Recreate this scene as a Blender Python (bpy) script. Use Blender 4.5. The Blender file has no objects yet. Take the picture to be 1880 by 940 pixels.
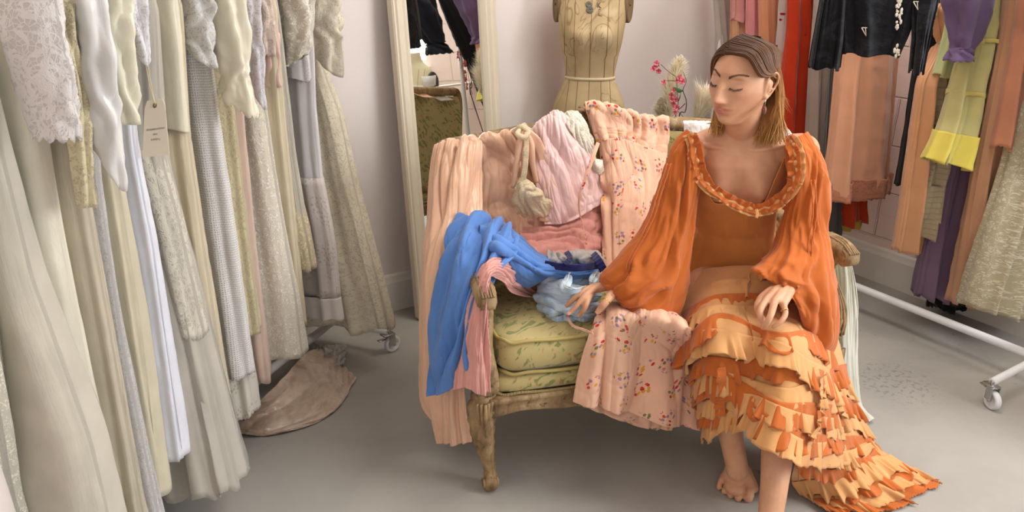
import bpy, math, random
import numpy as np
from mathutils import Vector
random.seed(7)
SC = bpy.context.scene
COL = SC.collection
R = math.radians
PI = math.pi

# ------------------------------------------------------------------ camera, world, light, exposure
FPX, TILT, EYE = 1400.0, R(22), 1.5
CT, ST = math.cos(TILT), math.sin(TILT)
cam = bpy.data.objects.new('camera', bpy.data.cameras.new('camera'))
COL.objects.link(cam)
cam.location = (0, 0, EYE)
cam.rotation_euler = (R(90) - TILT, 0, 0)
cam.data.sensor_width = 36.0
cam.data.lens = FPX / 1880 * 36.0
cam.data.clip_start = 0.02
SC.camera = cam
world = bpy.data.worlds.new('daylight'); SC.world = world
world.use_nodes = True
world.node_tree.nodes['Background'].inputs[0].default_value = (0.90, 0.95, 1.0, 1)
world.node_tree.nodes['Background'].inputs[1].default_value = 0.45
SC.view_settings.view_transform = 'Standard'
SC.view_settings.look = 'None'
SC.view_settings.gamma = 1.0
SC.view_settings.exposure = 0.0
SC.view_settings.use_curve_mapping = False

def area_light(name, loc, direction, sx, sy, power, col):
    l = bpy.data.lights.new(name, 'AREA'); l.shape = 'RECTANGLE'; l.size = sx; l.size_y = sy
    l.energy = power; l.color = col
    o = bpy.data.objects.new(name, l); COL.objects.link(o)
    o.location = loc
    o.rotation_euler = Vector(direction).to_track_quat('-Z', 'Y').to_euler()
    return o
# daylight through the window in the right-hand wall, near the camera
area_light('window_daylight', (2.98, 1.18, 1.75), (-.848, -.15, -.25), 1.5, 1.5, 112, (0.95, 0.98, 1.0))
# fill light added behind the camera, standing in for unseen windows
area_light('rear_fill_light', (-0.6, -2.6, 1.9), (.12, 1, -.22), 3.2, 1.8, 124, (1.0, 0.97, 0.93))
# added overhead fill that brightens the right rack and corner, no real lamp
area_light('overhead_fill_light', (1.0, 2.3, 2.84), (0, 0.0, -1), 1.2, 1.2, 38, (1.0, 0.95, 0.88))

# ------------------------------------------------------------------ points from the photograph
def ray(px, py):
    u = (px - 940) / FPX; v = (py - 470) / FPX
    return np.array([u, CT - v * ST, -(ST + v * CT)])
O0 = np.array([0, 0, EYE])
def at(px, py, Y):
    d = ray(px, py); return O0 + d * (Y / d[1])
def atz(px, py, z):
    d = ray(px, py); return O0 + d * ((z - EYE) / d[2])
def atp(px, py, P, N):
    d = ray(px, py); return O0 + d * (np.dot(np.asarray(P) - O0, N) / np.dot(d, N))

# ------------------------------------------------------------------ numpy noise
def _h(ix, iy, iz, s):
    n = (ix * 374761393 + iy * 668265263 + iz * 2147483647 + s * 974711) & 0xffffffff
    n = ((n ^ (n >> 13)) * 1274126177) & 0xffffffff
    n = ((n ^ (n >> 16)) * 2246822519) & 0xffffffff
    return ((n >> 8) & 0xffff) / 32767.5 - 1.0
def vn(x, y, z=0.0, s=0):
    x, y, z = np.broadcast_arrays(np.asarray(x, float), np.asarray(y, float), np.asarray(z, float))
    ix, iy, iz = np.floor(x).astype(np.int64), np.floor(y).astype(np.int64), np.floor(z).astype(np.int64)
    fx, fy, fz = x - ix, y - iy, z - iz
    fx, fy, fz = [f * f * f * (f * (f * 6 - 15) + 10) for f in (fx, fy, fz)]
    r = 0
    for dx in (0, 1):
        for dy in (0, 1):
            for dz in (0, 1):
                w = (fx if dx else 1 - fx) * (fy if dy else 1 - fy) * (fz if dz else 1 - fz)
                r = r + w * _h(ix + dx, iy + dy, iz + dz, s)
    return r
def fbm(x, y, z=0.0, s=0, o=3):
    r = 0; a = 1.0
    for k in range(o):
        r = r + a * vn(x * 2 ** k, y * 2 ** k, z * 2 ** k, s + 17 * k); a *= .5
    return r
def ridge(x, y, z=0.0, s=0):
    return 1 - 2.2 * np.abs(vn(x, y, z, s))

# ------------------------------------------------------------------ object helpers
def tag(o, label=None, cat=None, group=None, kind=None):
    if label: o['label'] = label
    if cat: o['category'] = cat
    if group: o['group'] = group
    if kind: o['kind'] = kind
    return o
def empty(name, loc, label, cat, group=None):
    o = bpy.data.objects.new(name, None); COL.objects.link(o); o.location = [float(c) for c in loc]
    o.empty_display_size = .05
    return tag(o, label, cat, group)
def link(name, me, mat=None, parent=None, smooth=True):
    o = bpy.data.objects.new(name, me); COL.objects.link(o)
    if mat: me.materials.append(mat)
    if smooth: me.polygons.foreach_set('use_smooth', [True] * len(me.polygons))
    if parent is not None:
        o.parent = parent
        loc = np.array(parent.location[:]) if parent.type == 'EMPTY' else np.zeros(3)
        p = parent
        tot = np.zeros(3)
        while p is not None:
            tot += np.array(p.location[:]); p = p.parent
        n = len(me.vertices); co = np.empty(n * 3); me.vertices.foreach_get('co', co)
        me.vertices.foreach_set('co', (co.reshape(-1, 3) - tot).ravel())
    me.update()
    return o
def mesh_vf(name, V, F, uv=None):
    me = bpy.data.meshes.new(name)
    me.from_pydata([tuple(map(float, v)) for v in V], [], [tuple(int(i) for i in f) for f in F])
    if uv is not None:
        L = me.uv_layers.new(name='UVMap')
        idx = np.empty(len(me.loops), np.int32); me.loops.foreach_get('vertex_index', idx)
        L.data.foreach_set('uv', np.asarray(uv, float)[idx].ravel())
    return me
def grid_mesh(name, P, wrap=False, uv=None, uvscale=1.0):
    """P: (nv, nu, 3) array of points."""
    P = np.asarray(P, float); nv, nu = P.shape[:2]
    if uv is None:
        du = np.linalg.norm(np.diff(P, axis=1), axis=2); dv = np.linalg.norm(np.diff(P, axis=0), axis=2)
        U = np.concatenate([np.zeros((nv, 1)), np.cumsum(du, 1)], 1); U = U / 1.0
        U = U * (U[:, -1:].mean() / np.maximum(U[:, -1:], 1e-6)) * .5 + U * .5
        U = U - U[:, -1:] / 2
        W = np.concatenate([np.zeros((1, nu)), np.cumsum(dv, 0)], 0)
        uv = np.stack([U, -W], 2) * uvscale
    V = P.reshape(-1, 3)
    m = nu if wrap else nu - 1
    i = np.arange(nv - 1)[:, None] * nu; j = np.arange(m)[None, :]
    a = i + j; b = i + (j + 1) % nu
    F = np.stack([a, b, b + nu, a + nu], 2).reshape(-1, 4)
    return mesh_vf(name, V, F, uv.reshape(-1, 2))
def normals(P, wrap=False):
    if wrap:
        du = np.roll(P, -1, 1) - np.roll(P, 1, 1)
    else:
        du = np.gradient(P, axis=1)
    dv = np.gradient(P, axis=0)
    n = np.cross(du, dv)
    return n / np.maximum(np.linalg.norm(n, axis=2, keepdims=True), 1e-9)
def cr(a, t):
    """Catmull-Rom through rows of a (n, ...) at params t in 0..n-1"""
    a = np.asarray(a, float); n = len(a)
    i = np.clip(np.floor(t).astype(int), 0, n - 2); f = t - i
    g = lambda k: a[np.clip(k, 0, n - 1)]
    p0, p1, p2, p3 = g(i - 1), g(i), g(i + 1), g(i + 2)
    p0 = np.where((i == 0).reshape(-1, *[1] * (a.ndim - 1)), 2 * p1 - p2, p0)
    p3 = np.where((i == n - 2).reshape(-1, *[1] * (a.ndim - 1)), 2 * p2 - p1, p3)
    f = f.reshape(-1, *[1] * (a.ndim - 1))
    return .5 * (2 * p1 + (p2 - p0) * f + (2 * p0 - 5 * p1 + 4 * p2 - p3) * f ** 2 + (3 * p1 - p0 - 3 * p2 + p3) * f ** 3)
def patch(C, nu, nv):
    C = np.asarray(C, float)
    A = cr(C, np.linspace(0, C.shape[0] - 1, nv))
    B = cr(A.transpose(1, 0, 2), np.linspace(0, C.shape[1] - 1, nu))
    return B.transpose(1, 0, 2)
def path(pts, n):
    return cr(np.asarray(pts, float), np.linspace(0, len(pts) - 1, n))
def thick(o, t=.003, off=0):
    m = o.modifiers.new('Solidify', 'SOLIDIFY'); m.thickness = t; m.offset = off
    return o
def frames(P):
    T = np.gradient(P, axis=0); T /= np.maximum(np.linalg.norm(T, axis=1, keepdims=True), 1e-9)
    up = np.array([0, 0, 1.0])
    if abs(np.dot(T[0], up)) > .95: up = np.array([0, 1.0, 0])
    n = np.cross(T[0], up); n /= np.linalg.norm(n); N = [n]
    for k in range(1, len(P)):
        n = N[-1] - np.dot(N[-1], T[k]) * T[k]; n /= max(np.linalg.norm(n), 1e-9); N.append(n)
    N = np.array(N); B = np.cross(T, N)
    return T, N, B
def tube_pts(P, r, ns=12, squash=1.0):
    P = np.asarray(P, float); r = np.broadcast_to(np.asarray(r, float), (len(P),))
    T, N, B = frames(P); a = np.linspace(0, 2 * PI, ns, endpoint=False)
    return P[:, None] + r[:, None, None] * (np.cos(a)[None, :, None] * N[:, None] + squash * np.sin(a)[None, :, None] * B[:, None])
class MB:
    """collects shapes into one mesh"""
    def __init__(s): s.V = []; s.F = []; s.UV = []
    def add(s, V, F, uv=None):
        b = len(s.V); V = [tuple(map(float, v)) for v in V]
        s.V += V; s.F += [tuple(int(i) + b for i in f) for f in F]
        s.UV += [tuple(u) for u in uv] if uv is not None else [(v[0] + v[1] * .6, v[2]) for v in V]
    def grid(s, P, wrap=False, caps=False, uvs=1.0):
        P = np.asarray(P, float); nv, nu = P.shape[:2]
        m = nu if wrap else nu - 1
        F = [(i * nu + j, i * nu + (j + 1) % nu, (i + 1) * nu + (j + 1) % nu, (i + 1) * nu + j) for i in range(nv - 1) for j in range(m)]
        V = list(P.reshape(-1, 3))
        dv = np.concatenate([[0], np.cumsum(np.linalg.norm(np.diff(P[:, 0], axis=0), axis=1))])
        du = np.concatenate([[0], np.cumsum(np.linalg.norm(np.diff(P[nv // 2], axis=0), axis=1))])
        uv = [(du[j] * uvs, -dv[i] * uvs) for i in range(nv) for j in range(nu)]
        if caps:
            F.append(tuple(range(nu))[::-1]); F.append(tuple((nv - 1) * nu + j for j in range(nu)))
        s.add(V, F, uv)
    def tube(s, P, r, ns=12, squash=1.0, n=None, caps=True):
        if n: 
            r = np.interp(np.linspace(0, 1, n), np.linspace(0, 1, len(np.atleast_1d(r))), np.atleast_1d(r)) if np.ndim(r) else r
            P = path(P, n)
        s.grid(tube_pts(P, r, ns, squash), True, caps)
    def box(s, c, sx, sy, sz, ax=(1, 0, 0), ay=None):
        ax = np.array(ax, float); ax /= np.linalg.norm(ax)
        ay = np.array([-ax[1], ax[0], 0.]) if ay is None else np.array(ay, float)
        ay = ay / np.linalg.norm(ay); az = np.cross(ax, ay)
        V = [np.array(c) + ax * sx * i / 2 + ay * sy * j / 2 + az * sz * k / 2 for i in (-1, 1) for j in (-1, 1) for k in (-1, 1)]
        s.add(V, [(0, 1, 3, 2), (4, 6, 7, 5), (0, 4, 5, 1), (2, 3, 7, 6), (0, 2, 6, 4), (1, 5, 7, 3)])
    def ball(s, c, r, nu=12, nv=8, sc=(1, 1, 1)):
        th = np.linspace(0.02, PI - .02, nv); a = np.linspace(0, 2 * PI, nu, endpoint=False)
        P = np.stack([np.sin(th)[:, None] * np.cos(a) * sc[0], np.sin(th)[:, None] * np.sin(a) * sc[1], np.cos(th)[:, None] * np.ones(nu) * sc[2]], 2) * r + np.array(c)
        s.grid(P, True, True)
    def build(s, name, mat, parent=None, smooth=True, bevel=0):
        me = mesh_vf(name, s.V, s.F, s.UV)
        o = link(name, me, mat, parent, smooth)
        if bevel:
            m = o.modifiers.new('Bevel', 'BEVEL'); m.width = bevel; m.segments = 2; m.limit_method = 'ANGLE'
        return o

# ------------------------------------------------------------------ materials
MATS = {}
def S(c):      # sRGB 0-255 -> linear
    return tuple(((x / 255) / 12.92 if x / 255 <= .04045 else ((x / 255 + .055) / 1.055) ** 2.4) for x in c)
class NT:
    def __init__(s, name):
        s.m = bpy.data.materials.new(name); s.m.use_nodes = True
        s.t = s.m.node_tree; s.b = s.t.nodes['Principled BSDF']; s.out = s.t.nodes['Material Output']
    def n(s, typ, **kw):
        nd = s.t.nodes.new('ShaderNode' + typ)
        for k, v in kw.items():
            if k.startswith('i_'):
                key = k[2:]; nd.inputs[int(key) if key.isdigit() else key.replace('_', ' ')].default_value = v
            else: setattr(nd, k, v)
        return nd
    def l(s, a, b): s.t.links.new(a, b)
    def uv(s): return s.n('TexCoord').outputs['UV']
    def obj(s): return s.n('TexCoord').outputs['Object']
    def math(s, op, a, b=None, clamp=False):
        nd = s.n('Math', operation=op, use_clamp=clamp)
        for k, v in enumerate((a, b)):
            if v is None: continue
            if isinstance(v, (int, float)): nd.inputs[k].default_value = v
            else: s.l(v, nd.inputs[k])
        return nd.outputs[0]
    def mix(s, fac, a, b):
        nd = s.n('Mix', data_type='RGBA')
        for k, v in ((0, fac), (6, a), (7, b)):
            if isinstance(v, (int, float)): nd.inputs[k].default_value = v
            elif isinstance(v, tuple): nd.inputs[k].default_value = (*v[:3], 1)
            else: s.l(v, nd.inputs[k])
        return nd.outputs[2]
    def noise(s, vec, scale, detail=3, rough=.5, dist=0):
        nd = s.n('TexNoise', i_Scale=scale, i_Detail=detail, i_Roughness=rough, i_Distortion=dist)
        s.l(vec, nd.inputs['Vector']); return nd.outputs['Fac']
    def vor(s, vec, scale, feature='F1', dim='2D', rnd=1.0):
        nd = s.n('TexVoronoi', feature=feature, voronoi_dimensions=dim, i_Scale=scale)
        nd.inputs['Randomness'].default_value = rnd
        s.l(vec, nd.inputs['Vector']); return nd
    def scale(s, vec, sc, rot=0):
        nd = s.n('Mapping'); nd.inputs['Scale'].default_value = sc; nd.inputs['Rotation'].default_value = (0, 0, rot)
        s.l(vec, nd.inputs['Vector']); return nd.outputs[0]
    def ramp(s, f, stops, const=False):
        nd = s.n('ValToRGB'); e = nd.color_ramp.elements
        if const: nd.color_ramp.interpolation = 'CONSTANT'
        while len(e) < len(stops): e.new(.5)
        for k, (p, c) in enumerate(stops):
            e[k].position = p; e[k].color = (*c, 1) if len(c) == 3 else c
        s.l(f, nd.inputs[0]); return nd.outputs[0]
    def bump(s, h, strength=.3, dist=.002, prev=None):
        nd = s.n('Bump', i_Strength=strength, i_Distance=dist); s.l(h, nd.inputs['Height'])
        if prev is not None: s.l(prev, nd.inputs['Normal'])
        return nd.outputs[0]
    def thr(s, v, a, b):
        nd = s.n('MapRange', interpolation_type='SMOOTHSTEP'); nd.inputs['From Min'].default_value = a; nd.inputs['From Max'].default_value = b
        s.l(v, nd.inputs['Value']); return nd.outputs[0]

def plain(name, col, rough=.6, metal=0, spec=.5):
    if name in MATS: return MATS[name]
    t = NT(name); t.b.inputs['Base Color'].default_value = (*S(col), 1)
    t.b.inputs['Roughness'].default_value = rough; t.b.inputs['Metallic'].default_value = metal
    t.b.inputs['Specular IOR Level'].default_value = spec
    nz = t.noise(t.obj(), 60, 3); t.l(t.bump(nz, .08, .002), t.b.inputs['Normal'])
    MATS[name] = t.m; return t.m

def fabric(col, kind='cotton', pattern=None, alpha=1.0, name=None, col2=None, scale=1.0):
    key = (tuple(col), kind, pattern, alpha, col2, scale)
    if key in MATS: return MATS[key]
    t = NT(name or f'{kind} {pattern or "plain"} fabric')
    uv = t.uv(); c = S(col); b = t.b
    nz = t.noise(uv, 9, 3); 
    base = t.mix(t.thr(nz, .3, .75), tuple(x * .93 for x in c), tuple(min(1, x * 1.05) for x in c))
    weave = t.noise(t.scale(uv, (900, 500, 1)), 1, 2)
    wr = t.noise(uv, 30, 4, .6, .6)
    nrm = t.bump(weave, .12, .0006)
    rough = .85; sheen = .25
    if kind == 'satin':
        rough = .30; sheen = .3; nrm = t.bump(wr, .35, .003)
    elif kind == 'chiffon':
        cr_ = t.noise(t.scale(uv, (70, 14, 1)), 1, 3, .6); nrm = t.bump(cr_, .5, .003, nrm); rough = .9; sheen = .35
    elif kind == 'velvet':
        rough = .75; sheen = .35
        base = t.mix(t.thr(t.noise(uv, 14, 4, .7, 1.2), .5, .62), tuple(c), tuple(x * 2.6 + .006 for x in c)); nrm = t.bump(wr, .8, .006)
    elif kind == 'linen':
        nrm = t.bump(wr, .5, .003, nrm)
    else:
        nrm = t.bump(wr, .25, .003, nrm)
    al = None
    if pattern in ('lace', 'crochet', 'eyelet'):
        if pattern == 'lace':
            v = t.vor(uv, 110 * scale, 'DISTANCE_TO_EDGE'); n2 = t.noise(uv, 34 * scale, 2, .5, 2.5)
            fl = t.thr(n2, .44, .50)
            hole = t.math('SUBTRACT', 1, t.thr(v.outputs['Distance'], .07, .12))
            solid = t.math('MAXIMUM', hole, fl)
            v2 = t.vor(t.scale(uv, (1, 1, 1)), 210 * scale, 'DISTANCE_TO_EDGE')
            h = t.math('ADD', solid, t.math('MULTIPLY', v2.outputs['Distance'], .6))
            nrm = t.bump(h, .55, .003)
            base = t.mix(solid, tuple(x * .94 for x in c), base)
            al = t.math('ADD', t.math('MULTIPLY', solid, .2), .8)
        elif pattern == 'crochet':
            v = t.vor(uv, 150 * scale, 'F1', rnd=.25)
            solid = t.thr(v.outputs['Distance'], .22, .34)
            base = t.mix(solid, tuple(x * .86 for x in c), base)
            nrm = t.bump(solid, .6, .003); al = t.math('ADD', t.math('MULTIPLY', solid, .3), .7)
        else:
            v = t.vor(uv, 80 * scale, 'F1', rnd=.8)
            gate = t.thr(t.noise(uv, 12, 2), .48, .56)
            hole = t.math('MULTIPLY', t.math('SUBTRACT', 1, t.thr(v.outputs['Distance'], .25, .30)), gate)
            solid = t.math('SUBTRACT', 1, hole)
            base = t.mix(solid, tuple(x * .76 for x in c), base)
            nrm = t.bump(solid, .5, .002)
    elif pattern == 'embroidery':
        v = t.vor(uv, 46 * scale, 'F1'); 
        an = t.noise(uv, 58 * scale, 1, .5, 3.5)
        m = t.math('MULTIPLY', t.thr(an, .50, .56), t.math('SUBTRACT', 1, t.thr(v.outputs['Distance'], .45, .65)))
        base = t.mix(m, tuple(x * .86 for x in c), S(col2) if col2 else tuple(min(1, x * 1.25) for x in c))
        nrm = t.bump(m, .6, .003, nrm)
    elif pattern == 'floral':
        v = t.vor(uv, 11.5 * scale, 'F1', rnd=.45)
        wq = t.noise(uv, 60, 2)
        dd = t.math('ADD', v.outputs['Distance'], t.math('MULTIPLY', t.math('SUBTRACT', wq, .5), .35))
        inside = t.math('SUBTRACT', 1, t.thr(dd, .27, .33))
        v2 = t.vor(uv, 78 * scale, 'F1', rnd=.9)
        sep = t.n('SeparateColor'); t.l(v2.outputs['Color'], sep.inputs[0])
        colr = t.ramp(sep.outputs[0], [(0, S((200, 48, 42))), (.26, S((222, 160, 50))), (.46, S((168, 130, 160))), (.72, S((128, 130, 90))), (.84, S((214, 72, 64)))], True)
        keep = t.thr(sep.outputs[1], .30, .34)
        dot = t.math('MULTIPLY', t.math('SUBTRACT', 1, t.thr(v2.outputs['Distance'], .34, .44)), t.math('MULTIPLY', inside, keep))
        base = t.mix(dot, base, colr)
    elif pattern == 'cherries':
        v = t.vor(uv, 22, 'F1', rnd=.8)
        base = t.mix(t.math('SUBTRACT', 1, t.thr(v.outputs['Distance'], .10, .13)), base, S((170, 20, 30)))
    elif pattern == 'sprigs':
        v = t.vor(uv, 24, 'F1', rnd=.6); q = t.noise(uv, 130, 2)
        m = t.math('MULTIPLY', t.math('SUBTRACT', 1, t.thr(v.outputs['Distance'], .28, .34)), t.thr(q, .5, .56))
        base = t.mix(m, base, S((140, 138, 128)))
    elif pattern == 'scroll':
        w = t.n('TexWave', wave_type='BANDS', i_Scale=7, i_Distortion=22, i_Detail=2); t.l(uv, w.inputs['Vector'])
        m = t.math('MULTIPLY', t.thr(w.outputs['Fac'], .86, .93), t.thr(t.noise(uv, 300, 1), .45, .5))
        base = t.mix(m, base, S(col2 or (90, 76, 52)))
        nrm = t.bump(m, .4, .002)
    elif pattern == 'mottled':
        q = t.noise(uv, 16, 5, .65, .8)
        base = t.mix(t.thr(q, .42, .68), base, S(col2))
    elif pattern == 'tucks':
        w = t.n('TexWave', bands_direction='Y', i_Scale=14, i_Distortion=.6); t.l(uv, w.inputs['Vector'])
        nrm = t.bump(t.thr(w.outputs['Fac'], .85, 1.0), .7, .005)
    elif pattern == 'pleats':
        w = t.n('TexWave', bands_direction='X', i_Scale=38, i_Distortion=.5); t.l(uv, w.inputs['Vector'])
        nrm = t.bump(w.outputs['Fac'], .6, .004)
    t.l(base, b.inputs['Base Color']); t.l(nrm, b.inputs['Normal'])
    b.inputs['Roughness'].default_value = rough
    b.inputs['Sheen Weight'].default_value = sheen if max(c) > .06 else .08
    b.inputs['Sheen Roughness'].default_value = .5
    b.inputs['Specular IOR Level'].default_value = .5 if kind == 'satin' else .25
    # thin cloth lets some light through
    tr = t.n('BsdfTranslucent'); t.l(base, tr.inputs[0])
    mx = t.n('MixShader'); mx.inputs[0].default_value = {'satin': .08, 'velvet': 0, 'chiffon': .28}.get(kind, .16)
    t.l(b.outputs[0], mx.inputs[1]); t.l(tr.outputs[0], mx.inputs[2]); last = mx.outputs[0]
    if al is not None or alpha < 1:
        tp = t.n('BsdfTransparent'); m2 = t.n('MixShader')
        if al is None: m2.inputs[0].default_value = alpha
        else: t.l(t.math('MULTIPLY', al, alpha), m2.inputs[0])
        t.l(tp.outputs[0], m2.inputs[1]); t.l(last, m2.inputs[2]); last = m2.outputs[0]
    t.l(last, t.out.inputs['Surface'])
    MATS[key] = t.m; return t.m

def wood_mat():
    t = NT('weathered carved oak'); o = t.obj()
    n1 = t.noise(t.scale(o, (14, 14, 5)), 1, 5, .65, 1.5); n2 = t.noise(o, 45, 4, .7)
    c = t.ramp(n1, [(.30, S((92, 72, 46))), (.46, S((142, 114, 78))), (.62, S((168, 142, 104))), (.8, S((190, 176, 148)))])
    c = t.mix(t.thr(n2, .56, .72), c, S((70, 54, 34)))
    t.l(c, t.b.inputs['Base Color']); t.b.inputs['Roughness'].default_value = .65
    t.l(t.bump(t.noise(t.scale(o, (90, 90, 22)), 1, 4, .7), .5, .004, t.bump(n1, .4, .006)), t.b.inputs['Normal'])
    return t.m
def damask_mat():
    t = NT('green gold damask'); uv = t.uv()
    d1 = t.noise(t.scale(uv, (8, 13, 1), .7), 1, 3, .5, 2.5)
    fr = t.n('TexWave', wave_type='BANDS', bands_direction='DIAGONAL', i_Scale=17, i_Distortion=9, i_Detail=2); t.l(uv, fr.inputs['Vector'])
    leaf = t.math('MULTIPLY', t.thr(d1, .50, .56), t.thr(fr.outputs['Fac'], .22, .5))
    d2 = t.noise(t.scale(uv, (20, 14, 1), -.5), 1, 3, .5, 2.5)
    rust = t.math('MULTIPLY', t.thr(d2, .61, .65), t.thr(fr.outputs['Fac'], .3, .55))
    c = t.mix(leaf, S((182, 165, 108)), S((124, 130, 66)))
    c = t.mix(t.math('MULTIPLY', rust, .8), c, S((178, 122, 72)))
    t.l(c, t.b.inputs['Base Color']); t.b.inputs['Roughness'].default_value = .62; t.b.inputs['Sheen Weight'].default_value = .3
    rib = t.n('TexWave', bands_direction='X', i_Scale=160); t.l(uv, rib.inputs['Vector'])
    t.l(t.bump(rib.outputs['Fac'], .25, .001, t.bump(leaf, .3, .001)), t.b.inputs['Normal'])
    return t.m
def wall_mat(name, col, brick=False):
    t = NT(name); o = t.obj()
    n = t.noise(o, 3, 4); base = t.mix(t.thr(n, .3, .7), tuple(x * .96 for x in S(col)), S(col))
    fine = t.noise(o, 120, 4, .6)
    nrm = t.bump(fine, .12, .002)
    if brick:
        uv = t.uv()
        br = t.n('TexBrick', offset=.5, i_Scale=1.0); br.inputs['Mortar Size'].default_value = .006
        br.inputs['Brick Width'].default_value = .45; br.inputs['Row Height'].default_value = .22
        br.inputs['Mortar Smooth'].default_value = .6
        wob = t.n('VectorMath', operation='ADD'); nn = t.n('TexNoise', i_Scale=7.0, i_Detail=2.0); t.l(uv, nn.inputs['Vector'])
        sc = t.n('VectorMath', operation='SCALE'); sc.inputs['Scale'].default_value = .012; t.l(nn.outputs['Color'], sc.inputs[0])
        t.l(uv, wob.inputs[0]); t.l(sc.outputs[0], wob.inputs[1]); t.l(wob.outputs[0], br.inputs['Vector'])
        inv = t.math('SUBTRACT', 1, br.outputs['Fac'])
        nrm = t.bump(inv, .9, .012, t.bump(t.noise(uv, 22, 5, .7), .5, .006, nrm))
    t.l(base, t.b.inputs['Base Color']); t.l(nrm, t.b.inputs['Normal'])
    t.b.inputs['Roughness'].default_value = .7
    return t.m
def floor_mat():
    t = NT('grey painted concrete'); o = t.obj()
    n = t.noise(o, 2.2, 5, .6, .6)
    c = t.mix(t.thr(n, .3, .7), S((158, 154, 148)), S((172, 168, 160)))
    spk = t.noise(o, 26, 5, .75, .5); blot = t.noise(o, 1.7, 2)
    st = t.math('MULTIPLY', t.thr(spk, .60, .68), t.thr(blot, .55, .66))
    c = t.mix(t.math('MULTIPLY', st, .55), c, S((110, 106, 100)))
    # scuffed patch beside the clothes rail
    vm = t.n('VectorMath', operation='DISTANCE'); t.l(o, vm.inputs[0]); vm.inputs[1].default_value = tuple(atz(1640, 700, 0))
    pm = t.math('MULTIPLY', t.math('SUBTRACT', 1, t.thr(vm.outputs['Value'], .05, .22)), t.thr(t.noise(o, 55, 3, .6), .54, .60))
    c = t.mix(t.math('MULTIPLY', pm, .6), c, S((112, 108, 102)))
    t.l(c, t.b.inputs['Base Color'])
    t.l(t.math('ADD', t.math('MULTIPLY', spk, .2), .38), t.b.inputs['Roughness'])
    t.l(t.bump(t.noise(o, 14, 5, .6), .15, .004, t.bump(t.noise(o, 150, 3), .08, .001)), t.b.inputs['Normal'])
    return t.m
WOOD = wood_mat(); DAMASK = damask_mat()
WHITE_METAL = plain('white powder coated steel', (226, 226, 226), .35)
CHROME = plain('zinc plated steel', (190, 190, 188), .25, 1.0)
CASTER = plain('white caster rubber', (222, 222, 224), .5)

# ------------------------------------------------------------------ the room
EA = np.array([math.cos(R(32)), math.sin(R(32)), 0]); EB = np.array([math.cos(R(-58)), math.sin(R(-58)), 0])
NA = np.array([-math.sin(R(32)) * -1, -math.cos(R(32)), 0]); NB = np.array([-EA[0], -EA[1], 0])   # towards the room
PA = atz(724, 567, 0); PBm = (atz(1551, 498, 0) + atz(1844, 597, 0)) / 2
k_ = np.linalg.solve(np.array([[EA[0], -EB[0]], [EA[1], -EB[1]]]), (PBm - PA)[:2])
CORNER = PA + EA * k_[0]
H = 2.9
WALL_A = wall_mat('white plaster', (228, 218, 214)); WALL_B = wall_mat('white painted blockwork', (238, 212, 202), True)
PAINT = plain('gloss white paint', (222, 216, 208), .4)
def struct(o): o['kind'] = 'structure'; return o
def slab(name, p, e, L, z0, z1, nrm, mat, t=.1, x0=0):
    """wall slab from p along e, room face at p, thickness away from nrm"""
    a = p + e * x0; b = p + e * (x0 + L)
    q = -np.asarray(nrm) * t
    V = [a + [0, 0, z0], b + [0, 0, z0], b + [0, 0, z1], a + [0, 0, z1]]
    V += [v + q for v in V]
    uv = [(x0, z0), (x0 + L, z0), (x0 + L, z1), (x0, z1)] * 2
    me = mesh_vf(name, V, [(0, 1, 2, 3), (7, 6, 5, 4), (0, 4, 5, 1), (1, 5, 6, 2), (2, 6, 7, 3), (3, 7, 4, 0)], uv)
    return me
ROOM_L, ROOM_R = 2.2, 5.2
fx = MB(); fx.box((.6, .6, -.05), 9, 9, .1, EA); struct(fx.build('floor', floor_mat(), smooth=False))
cx = MB(); cx.box((.6, .6, H + .05), 9, 9, .1, EA); struct(cx.build('ceiling', wall_mat('white ceiling', (232, 228, 222)), smooth=False))
struct(link('wall_back', slab('wall_back', CORNER, -EA, 3.55, 0, H, NA, WALL_A), WALL_A, smooth=False))
# right-hand wall with a window opening (distances along the wall from the corner)
W0, W1, WZ0, WZ1 = 2.8, 4.2, 1.0, 2.5
wb = bpy.data.meshes.new('wall_right')
segs = [slab('a', CORNER, EB, W0 + .1, 0, H, NB, WALL_B, x0=-.1), slab('a', CORNER, EB, W1 - W0, 0, WZ0, NB, WALL_B, x0=W0),
        slab('a', CORNER, EB, W1 - W0, WZ1, H, NB, WALL_B, x0=W0), slab('a', CORNER, EB, 1.2, 0, H, NB, WALL_B, x0=W1)]
mb = MB()
for s_ in segs:
    uvl = np.empty(len(s_.loops) * 2); s_.uv_layers[0].data.foreach_get('uv', uvl); uvl = uvl.reshape(-1, 2)
    vu = {}
    for lp, u in zip(s_.loops, uvl): vu[lp.vertex_index] = tuple(u)
    mb.add([v.co for v in s_.vertices], [tuple(p.vertices) for p in s_.polygons], [vu[i] for i in range(len(s_.vertices))])
    bpy.data.meshes.remove(s_)
bpy.data.meshes.remove(wb)
struct(mb.build('wall_right', WALL_B, smooth=False))
LW = CORNER - EA * 3.5
struct(link('wall_left', slab('wall_left', LW, EB, 6.0, 0, H, EA, WALL_A), WALL_A, smooth=False))
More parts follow.
